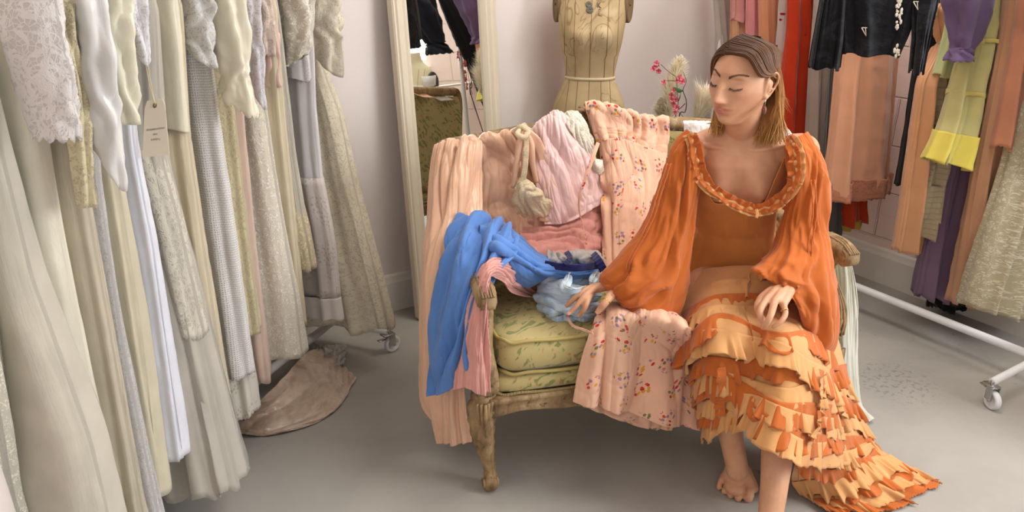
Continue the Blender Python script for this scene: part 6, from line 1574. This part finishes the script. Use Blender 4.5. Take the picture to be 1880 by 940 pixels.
# bodice: shell over the torso, cut low at the front
nu, nv = 150, 80
A_ = np.linspace(0, 2 * PI, nu, endpoint=False)
front = np.clip(np.sin(A_), 0, 1); side = np.abs(np.cos(A_))
ztop = np.where(np.sin(A_) > 0, .820 + .175 * np.clip((side - .42) / .45, 0, 1) ** 1.3, .985 - .05 * (1 - side))
Vv = np.linspace(0, 1, nv)[:, None]
Z_ = ztop[None] * (1 - Vv) + .50 * Vv
wr_ = .0035 * ridge(np.cos(A_)[None] * 2.5 + 5, Z_ * 16 + 1.2 * vn(np.cos(A_)[None] * 3, Z_ * 6, 0, 3), 0, 71) * np.exp(-((Z_ - .70) / .09) ** 2) + .002 * ridge(np.cos(A_)[None] * 4, Z_ * 9, 1, 72)
P = torso(A_[None] + 0 * Z_, Z_, .006 + wr_)
me = grid_mesh('bodice', P, True, uv=np.stack([np.cumsum(np.full((nv, nu), .9 / nu), 1), Z_], 2)); thick(link('bodice', me, BOD, woman), .0025)

def edgetube(name, A, B, Ya, Yb, mat, parent, k=.55, n=90, ns=90, folds=((.10, 7, 0.0),), wr=.006, seed=0):
    """tube whose silhouette runs along pixel polylines A and B (depths Ya, Yb)"""
    PA_ = path([at(x, y, d) for (x, y), d in zip(A, Ya)], n); PB_ = path([at(x, y, d) for (x, y), d in zip(B, Yb)], n)
    c = (PA_ + PB_) / 2; h = (PB_ - PA_) / 2; r_ = np.linalg.norm(h, axis=1)
    view = c - O0; view /= np.linalg.norm(view, axis=1, keepdims=True)
    dpt = view - (np.sum(view * h, 1, keepdims=True) / np.maximum(r_[:, None] ** 2, 1e-9)) * h; dpt /= np.linalg.norm(dpt, axis=1, keepdims=True)
    q = np.linspace(0, 2 * PI, ns, endpoint=False); v = np.linspace(0, 1, n)
    k = np.interp(np.linspace(0, 1, n), np.linspace(0, 1, len(np.atleast_1d(k))), np.atleast_1d(k))
    D = np.zeros((n, ns))
    for amp, N, ph in folds:
        xx = N * q[None] / (2 * PI) + ph + .8 * vn(np.cos(q)[None] * 1.5, np.sin(q)[None] * 1.5, v[:, None] * 4, seed) + .3 * vn(np.cos(q)[None] * 4, np.sin(q)[None] * 4, v[:, None] * 9, seed + 1)
        D += amp * (1 - 2 * np.abs(np.sin(PI * xx)) ** .9) * (.6 + .8 * vn(q[None] * 1.1, v[:, None] * 5, ph, seed + 5))
    D *= np.abs(np.sin(q))[None] ** .5 * .9 + .15
    P = c[:, None] + h[:, None] * np.cos(q)[None, :, None] + dpt[:, None] * (r_ * k)[:, None, None] * -np.sin(q)[None, :, None]
    rad = P - c[:, None]; rad /= np.maximum(np.linalg.norm(rad, axis=2, keepdims=True), 1e-6)
    rr_ = .6 * ridge(np.cos(q)[None] * 5, np.sin(q)[None] * 5, v[:, None] * 7 + vn(np.cos(q)[None] * 2, v[:, None] * 5, 0, seed), seed + 8) + .3 * ridge(np.cos(q)[None] * 11, np.sin(q)[None] * 11, v[:, None] * 14, seed + 9)
    P = P + rad * (D * np.minimum(r_, .07)[:, None] + wr * rr_ * np.minimum(1, r_ / .04)[:, None])[..., None]
    me = grid_mesh(name, P, True, uv=np.stack([(q * .06)[None].repeat(n, 0), (-v * .6)[:, None].repeat(ns, 1)], 2))
    return thick(link(name, me, mat, parent), .0018)
sR = edgetube('sleeve', [(1262, 238), (1242, 258), (1222, 305), (1203, 365), (1175, 425), (1138, 468), (1112, 496), (1102, 512), (1104, 524)],
              [(1290, 262), (1290, 300), (1282, 350), (1270, 420), (1262, 495), (1250, 565), (1215, 603), (1170, 592), (1140, 552)],
              [2.10, 2.09, 2.06, 2.04, 2.02, 2.00, 1.99, 1.985, 1.985], [2.08, 2.04, 2.04, 2.06, 2.04, 1.97, 1.93, 1.95, 1.985], CHIF, woman, .62, 130, 120, ((.20, 6, 0.0), (.10, 13, .4)), .005, 61)
sL = edgetube('sleeve', [(1446, 262), (1450, 300), (1453, 350), (1440, 405), (1428, 452), (1404, 480), (1386, 494), (1392, 504), (1424, 510), (1452, 522), (1464, 545)],
              [(1478, 244), (1500, 285), (1512, 340), (1516, 410), (1518, 450), (1524, 490), (1530, 530), (1537, 580), (1530, 640), (1494, 660), (1470, 600)],
              [2.06, 2.02, 2.02, 2.03, 1.98, 1.94, 1.91, 1.90, 1.90, 1.91, 1.92], [2.10, 2.08, 2.06, 2.05, 2.04, 2.02, 2.00, 1.98, 1.97, 1.95, 1.94], CHIF, woman, [.60, .60, .55, .45, .38, .34], 150, 120, ((.20, 6, 0.2), (.10, 13, .7)), .005, 62)
# cuffs with tiny covered buttons
BTN = plain('covered orange button', (196, 104, 40), .7)
def cuff(c, d, r_, name='cuff'):
    d = np.array(d); d /= np.linalg.norm(d); u_ = np.cross(d, [0, 0, 1.]); u_ /= np.linalg.norm(u_); w_ = np.cross(d, u_); rows = []
    for h in np.linspace(-.012, .012, 8):
        rows.append([c + (u_ * math.cos(q) + w_ * math.sin(q)) * (r_ + .003 * math.sin(q * 11 + h * 90) + .002 * math.cos(h * 200)) + d * h for q in np.linspace(0, 2 * PI, 72, endpoint=False)])
    m = MB(); m.grid(np.array(rows), True); return thick(m.build(name, ORG, woman), .002)
cuff(wrR * .93 + elR * .07, wrR - elR, .033); cuff(wrL * .97 + elL * .03, wrL - elL, .033)
for P_ in (((1148, 528), (1150, 537), (1151, 546), (1152, 555)), ((1459, 523), (1463, 529), (1461, 537))):
    m = MB()
    for k, (x, y) in enumerate(P_): m.ball(at(x, y, (1.93 if x < 1300 else 1.885)), .0042, 8, 6)
    m.build('cuff_buttons', BTN, woman)
# gathered shirring lines on the sleeves
for pts in ([(1228, 300, 1.995), (1212, 350, 1.985), (1196, 400, 1.965), (1176, 440, 1.95), (1156, 475, 1.945), (1150, 510, 1.94)], [(1492, 330, 1.99), (1496, 390, 1.975), (1488, 440, 1.955), (1486, 470, 1.945), (1476, 505, 1.92), (1462, 522, 1.90)]):
    m = MB()
    for o_ in (-.005, .005):
        P = path([at(*p) for p in pts], 60); P = P + np.array([o_, 0, 0]) + np.random.RandomState(3).randn(60, 3) * .0006
        m.tube(P, .0022, 6)
    m.build('shirring', ORG, woman)

def ruffle(A, dn, out, w, mat, name, parent, seed, n=None, amp=.012, freq=38., rag=.010, rows=9, curl=.0, wtap=None):
    """gathered strip: A attach line (n,3); dn, out unit directions per point"""
    n = len(A); L = np.concatenate([[0], np.cumsum(np.linalg.norm(np.diff(A, axis=0), axis=1))])
    ph = L * freq + 2.0 * vn(L * 9, seed, 0, seed) + .9 * vn(L * 27, seed, 0, seed + 1)
    wv = (1 - 2 * np.abs(np.sin(PI * ph * .5)) ** .8) * (.6 + .7 * vn(L * 16, seed, 3, seed + 2)); w2 = .4 * np.sin(ph * 4.3 + 3 * vn(L * 30, 0, 0, seed + 4))
    rg = .75 * vn(L * 30, seed, 1, seed + 3) + .22 * vn(L * 120, seed, 1, seed + 5)
    T = np.gradient(A, axis=0); T /= np.maximum(np.linalg.norm(T, axis=1, keepdims=True), 1e-9)
    P = []
    ww = w if wtap is None else w * wtap
    for s_ in np.linspace(-.06, 1, rows):
        ss_ = max(s_, 0)
        o_ = amp * (ss_ ** .7) * (wv + w2 * ss_) + .006 + .010 * ss_ + curl * ss_ ** 2
        o_ = np.maximum(o_, .004 + .004 * ss_)
        P.append(A + dn * (s_ * ww + (rag * rg * ss_ ** 3))[:, None] + out * o_[:, None] + T * (amp * .5 * ss_ * np.cos(ph * PI * .5 + 1))[:, None])
    P = np.array(P)
    me = grid_mesh(name, P, False, uv=np.stack([(L * 1.5)[None].repeat(rows, 0) + seed * .3, (-np.linspace(0, 1, rows) * w)[:, None].repeat(n, 1)], 2))
    return thick(link(name, me, mat, parent), .0014)
# skirt foundation over the lap and legs
SK = [[(1258, 540, 2.30), (1284, 500, 2.19), (1330, 490, 2.11), (1370, 488, 2.09), (1412, 490, 2.10), (1462, 500, 2.16), (1504, 520, 2.30)],
      [(1244, 590, 2.16), (1264, 560, 2.03), (1310, 545, 1.96), (1368, 552, 1.96), (1430, 566, 1.95), (1488, 576, 2.00), (1526, 590, 2.16)],
      [(1246, 645, 2.06), (1264, 618, 1.89), (1312, 604, 1.81), (1376, 620, 1.82), (1448, 628, 1.77), (1505, 640, 1.87), (1542, 664, 2.05)],
      [(1268, 700, 2.02), (1284, 690, 1.87), (1324, 684, 1.785), (1382, 692, 1.78), (1448, 700, 1.72), (1510, 706, 1.80), (1556, 720, 2.0)],
      [(1282, 745, 2.0), (1294, 742, 1.86), (1328, 735, 1.79), (1378, 730, 1.75), (1436, 752, 1.67), (1510, 772, 1.75), (1570, 775, 1.97)],
      [(1292, 782, 1.98), (1304, 780, 1.85), (1332, 768, 1.79), (1374, 752, 1.74), (1422, 790, 1.64), (1490, 836, 1.67), (1590, 822, 1.94)]]
SP = patch(G(SK), 160, 120); SN = normals(SP)
if np.dot(SN[60, 80], O0 - SP[60, 80]) < 0: SN = -SN
me = grid_mesh('skirt', SP); thick(link('skirt', me, TAN, woman), .003)
TR = [[(1436, 612, 1.83), (1490, 604, 1.90), (1534, 604, 2.02)],
      [(1452, 680, 1.77), (1512, 684, 1.84), (1556, 690, 1.99)],
      [(1456, 760, 1.71), (1526, 765, 1.81), (1580, 764, 1.97)],
      [(1462, 835, 1.68), (1536, 830, 1.78), (1606, 815, 1.94)]]
TG = G(TR) + [[atz(1455, 890, .03), atz(1556, 885, .07), atz(1650, 846, .06)], [atz(1506, 930, .012), atz(1606, 918, .02), atz(1692, 866, .02)]]
TP = patch(TG, 120, 150); TN = normals(TP)
if np.dot(TN[60, 60], O0 - TP[60, 60]) < 0: TN = -TN
TP[..., 2] = np.maximum(TP[..., 2], .008)
train = link('train', grid_mesh('train', TP), TAN, woman); thick(train, .003)
Gd = np.array([0, 0, -1.])
def row_on(P, N_, vf, u0, u1, slant=0., n=170, wob=0, seed=0):
    nv_, nu_ = P.shape[:2]; u = np.linspace(u0, u1, n); v = np.clip(vf(u) if callable(vf) else vf + 0 * u, 0, .999)
    if wob: v = np.clip(v + wob * vn(u * 5, seed, 0, seed), 0, .999)
    x = u * (nu_ - 1); y = v * (nv_ - 1); i = np.clip(x.astype(int), 0, nu_ - 2); j = np.clip(y.astype(int), 0, nv_ - 2); fx = (x - i)[:, None]; fy = (y - j)[:, None]
    bl = lambda Q: Q[j, i] * (1 - fx) * (1 - fy) + Q[j, i + 1] * fx * (1 - fy) + Q[j + 1, i] * (1 - fx) * fy + Q[j + 1, i + 1] * fx * fy
    A = bl(P); Nn = bl(N_); dn = bl(np.gradient(P, axis=0)); dn /= np.linalg.norm(dn, axis=1, keepdims=True)
    dn = dn * .75 + Gd * .35; dn /= np.linalg.norm(dn, axis=1, keepdims=True)
    Nn /= np.linalg.norm(Nn, axis=1, keepdims=True)
    return A, dn, Nn
# rows on the front, alternating silk and chiffon
specs = [(.06, 0), (.13, 0), (.20, 1), (.28, 0), (.36, 1), (.44, 0), (.53, 1), (.61, 0), (.70, 1), (.78, 0), (.865, 1), (.945, 0)]
for k, (v_, c_) in enumerate(specs):
    A, dn, Nn = row_on(SP, SN, lambda u, v_=v_: v_ + .04 * np.sin(u * 6 + k * .4) + (.05 * (u - .5) if v_ < .4 else 0), (.45 if v_ < .1 else .30 if v_ < .16 else 0.02), (.82 if v_ < .3 else .98), wob=.045, seed=k)
    ruffle(A, dn, Nn, .056 + .006 * (k % 3), TAN if c_ == 0 else ORG, 'ruffle', woman, 99 + k, amp=.017, rag=.018, freq=30, rows=12)
for k, v_ in enumerate(np.linspace(.16, .985, 11)):
    A, dn, Nn = row_on(TP, TN, lambda u, v_=v_: v_ + .03 * np.sin(u * 4 + k), .0, 1.0, wob=.025, seed=40 + k)
    if v_ > .7: dn = dn * .9 + np.array([.2, -.3, .1]); dn /= np.linalg.norm(dn, axis=1, keepdims=True)
    A = A.copy(); A[:, 2] = np.maximum(A[:, 2], .012)
    o = ruffle(A, dn, Nn, .062, TAN if k % 2 else ORG, 'ruffle', woman, 130 + k, amp=.017, rag=.016, freq=28, rows=12)
    nvx = len(o.data.vertices); cc_ = np.empty(nvx * 3); o.data.vertices.foreach_get('co', cc_); cc_ = cc_.reshape(-1, 3); cc_[:, 2] = np.maximum(cc_[:, 2], .005 + .004 * (np.arange(nvx) % 3)); o.data.vertices.foreach_set('co', cc_.ravel())
# vertical seam ruffles where the panels meet
for (u_, s_) in ((.36, 71), (.80, 72)):
    nvp = SP.shape[0]; i = int(u_ * 159); A = SP[int(.55 * nvp):, i]; Nn = SN[int(.55 * nvp):, i]; A = path(A[::6], 60); Nn = path(Nn[::6], 60)
    T = np.gradient(A, axis=0); T /= np.linalg.norm(T, axis=1, keepdims=True); dn = np.cross(T, Nn)
    ruffle(A + Nn * .012, dn, Nn, .022, ORG if s_ == 71 else TAN, 'seam_ruffle', woman, s_, amp=.010, freq=60)
# neckline ruffles
NK = [(1268, 244, 2.075), (1276, 280, 2.045), (1284, 318, 2.035), (1306, 346, 2.03), (1345, 372, 2.035), (1388, 386, 2.035), (1428, 372, 2.02), (1456, 338, 2.01), (1462, 300, 2.02), (1456, 266, 2.045), (1446, 250, 2.07)]
NP_ = path([at(*p) for p in NK], 240)
vw = O0 - NP_; vw /= np.linalg.norm(vw, axis=1, keepdims=True); T = np.gradient(NP_, axis=0); T /= np.linalg.norm(T, axis=1, keepdims=True)
inw = np.cross(T, vw); ctr_ = at(1365, 300, 2.03)
if np.sum((ctr_ - NP_)[120] * inw[120]) < 0: inw = -inw
ruffle(NP_ + vw * .004, inw, vw, .020, ORG, 'neck_ruffle', woman, 81, amp=.008, freq=70, rag=.006)
ruffle(NP_ + vw * .004, -inw, vw, .020, TAN, 'neck_ruffle', woman, 82, amp=.008, freq=60, rag=.006)
ruffle(NP_ + vw * .008, -inw, vw, .011, ORG, 'neck_ruffle', woman, 83, amp=.006, freq=80, rag=.004)
m = MB(); q = np.linspace(0, 1, 240); m.tube(NP_ + vw * (.010 + .003 * np.sin(q * 150))[:, None] + inw * (.003 * np.sin(q * 97))[:, None], .0048 + .0014 * np.sin(q * 190), 8); m.build('twisted_trim', TAN, woman)
# little drop at the centre of the neckline and a back peplum
ribbon([at(1388, 384, 2.0), at(1390, 392, 1.99), at(1389, 400, 1.985)], .004, TAN, 'neck_tab', woman)
WS = fabric((236, 232, 228), 'cotton'); ribbon([at(1436, 236, 2.13), at(1446, 246, 2.10), at(1454, 262, 2.08)], .010, WS, 'under_strap', woman)
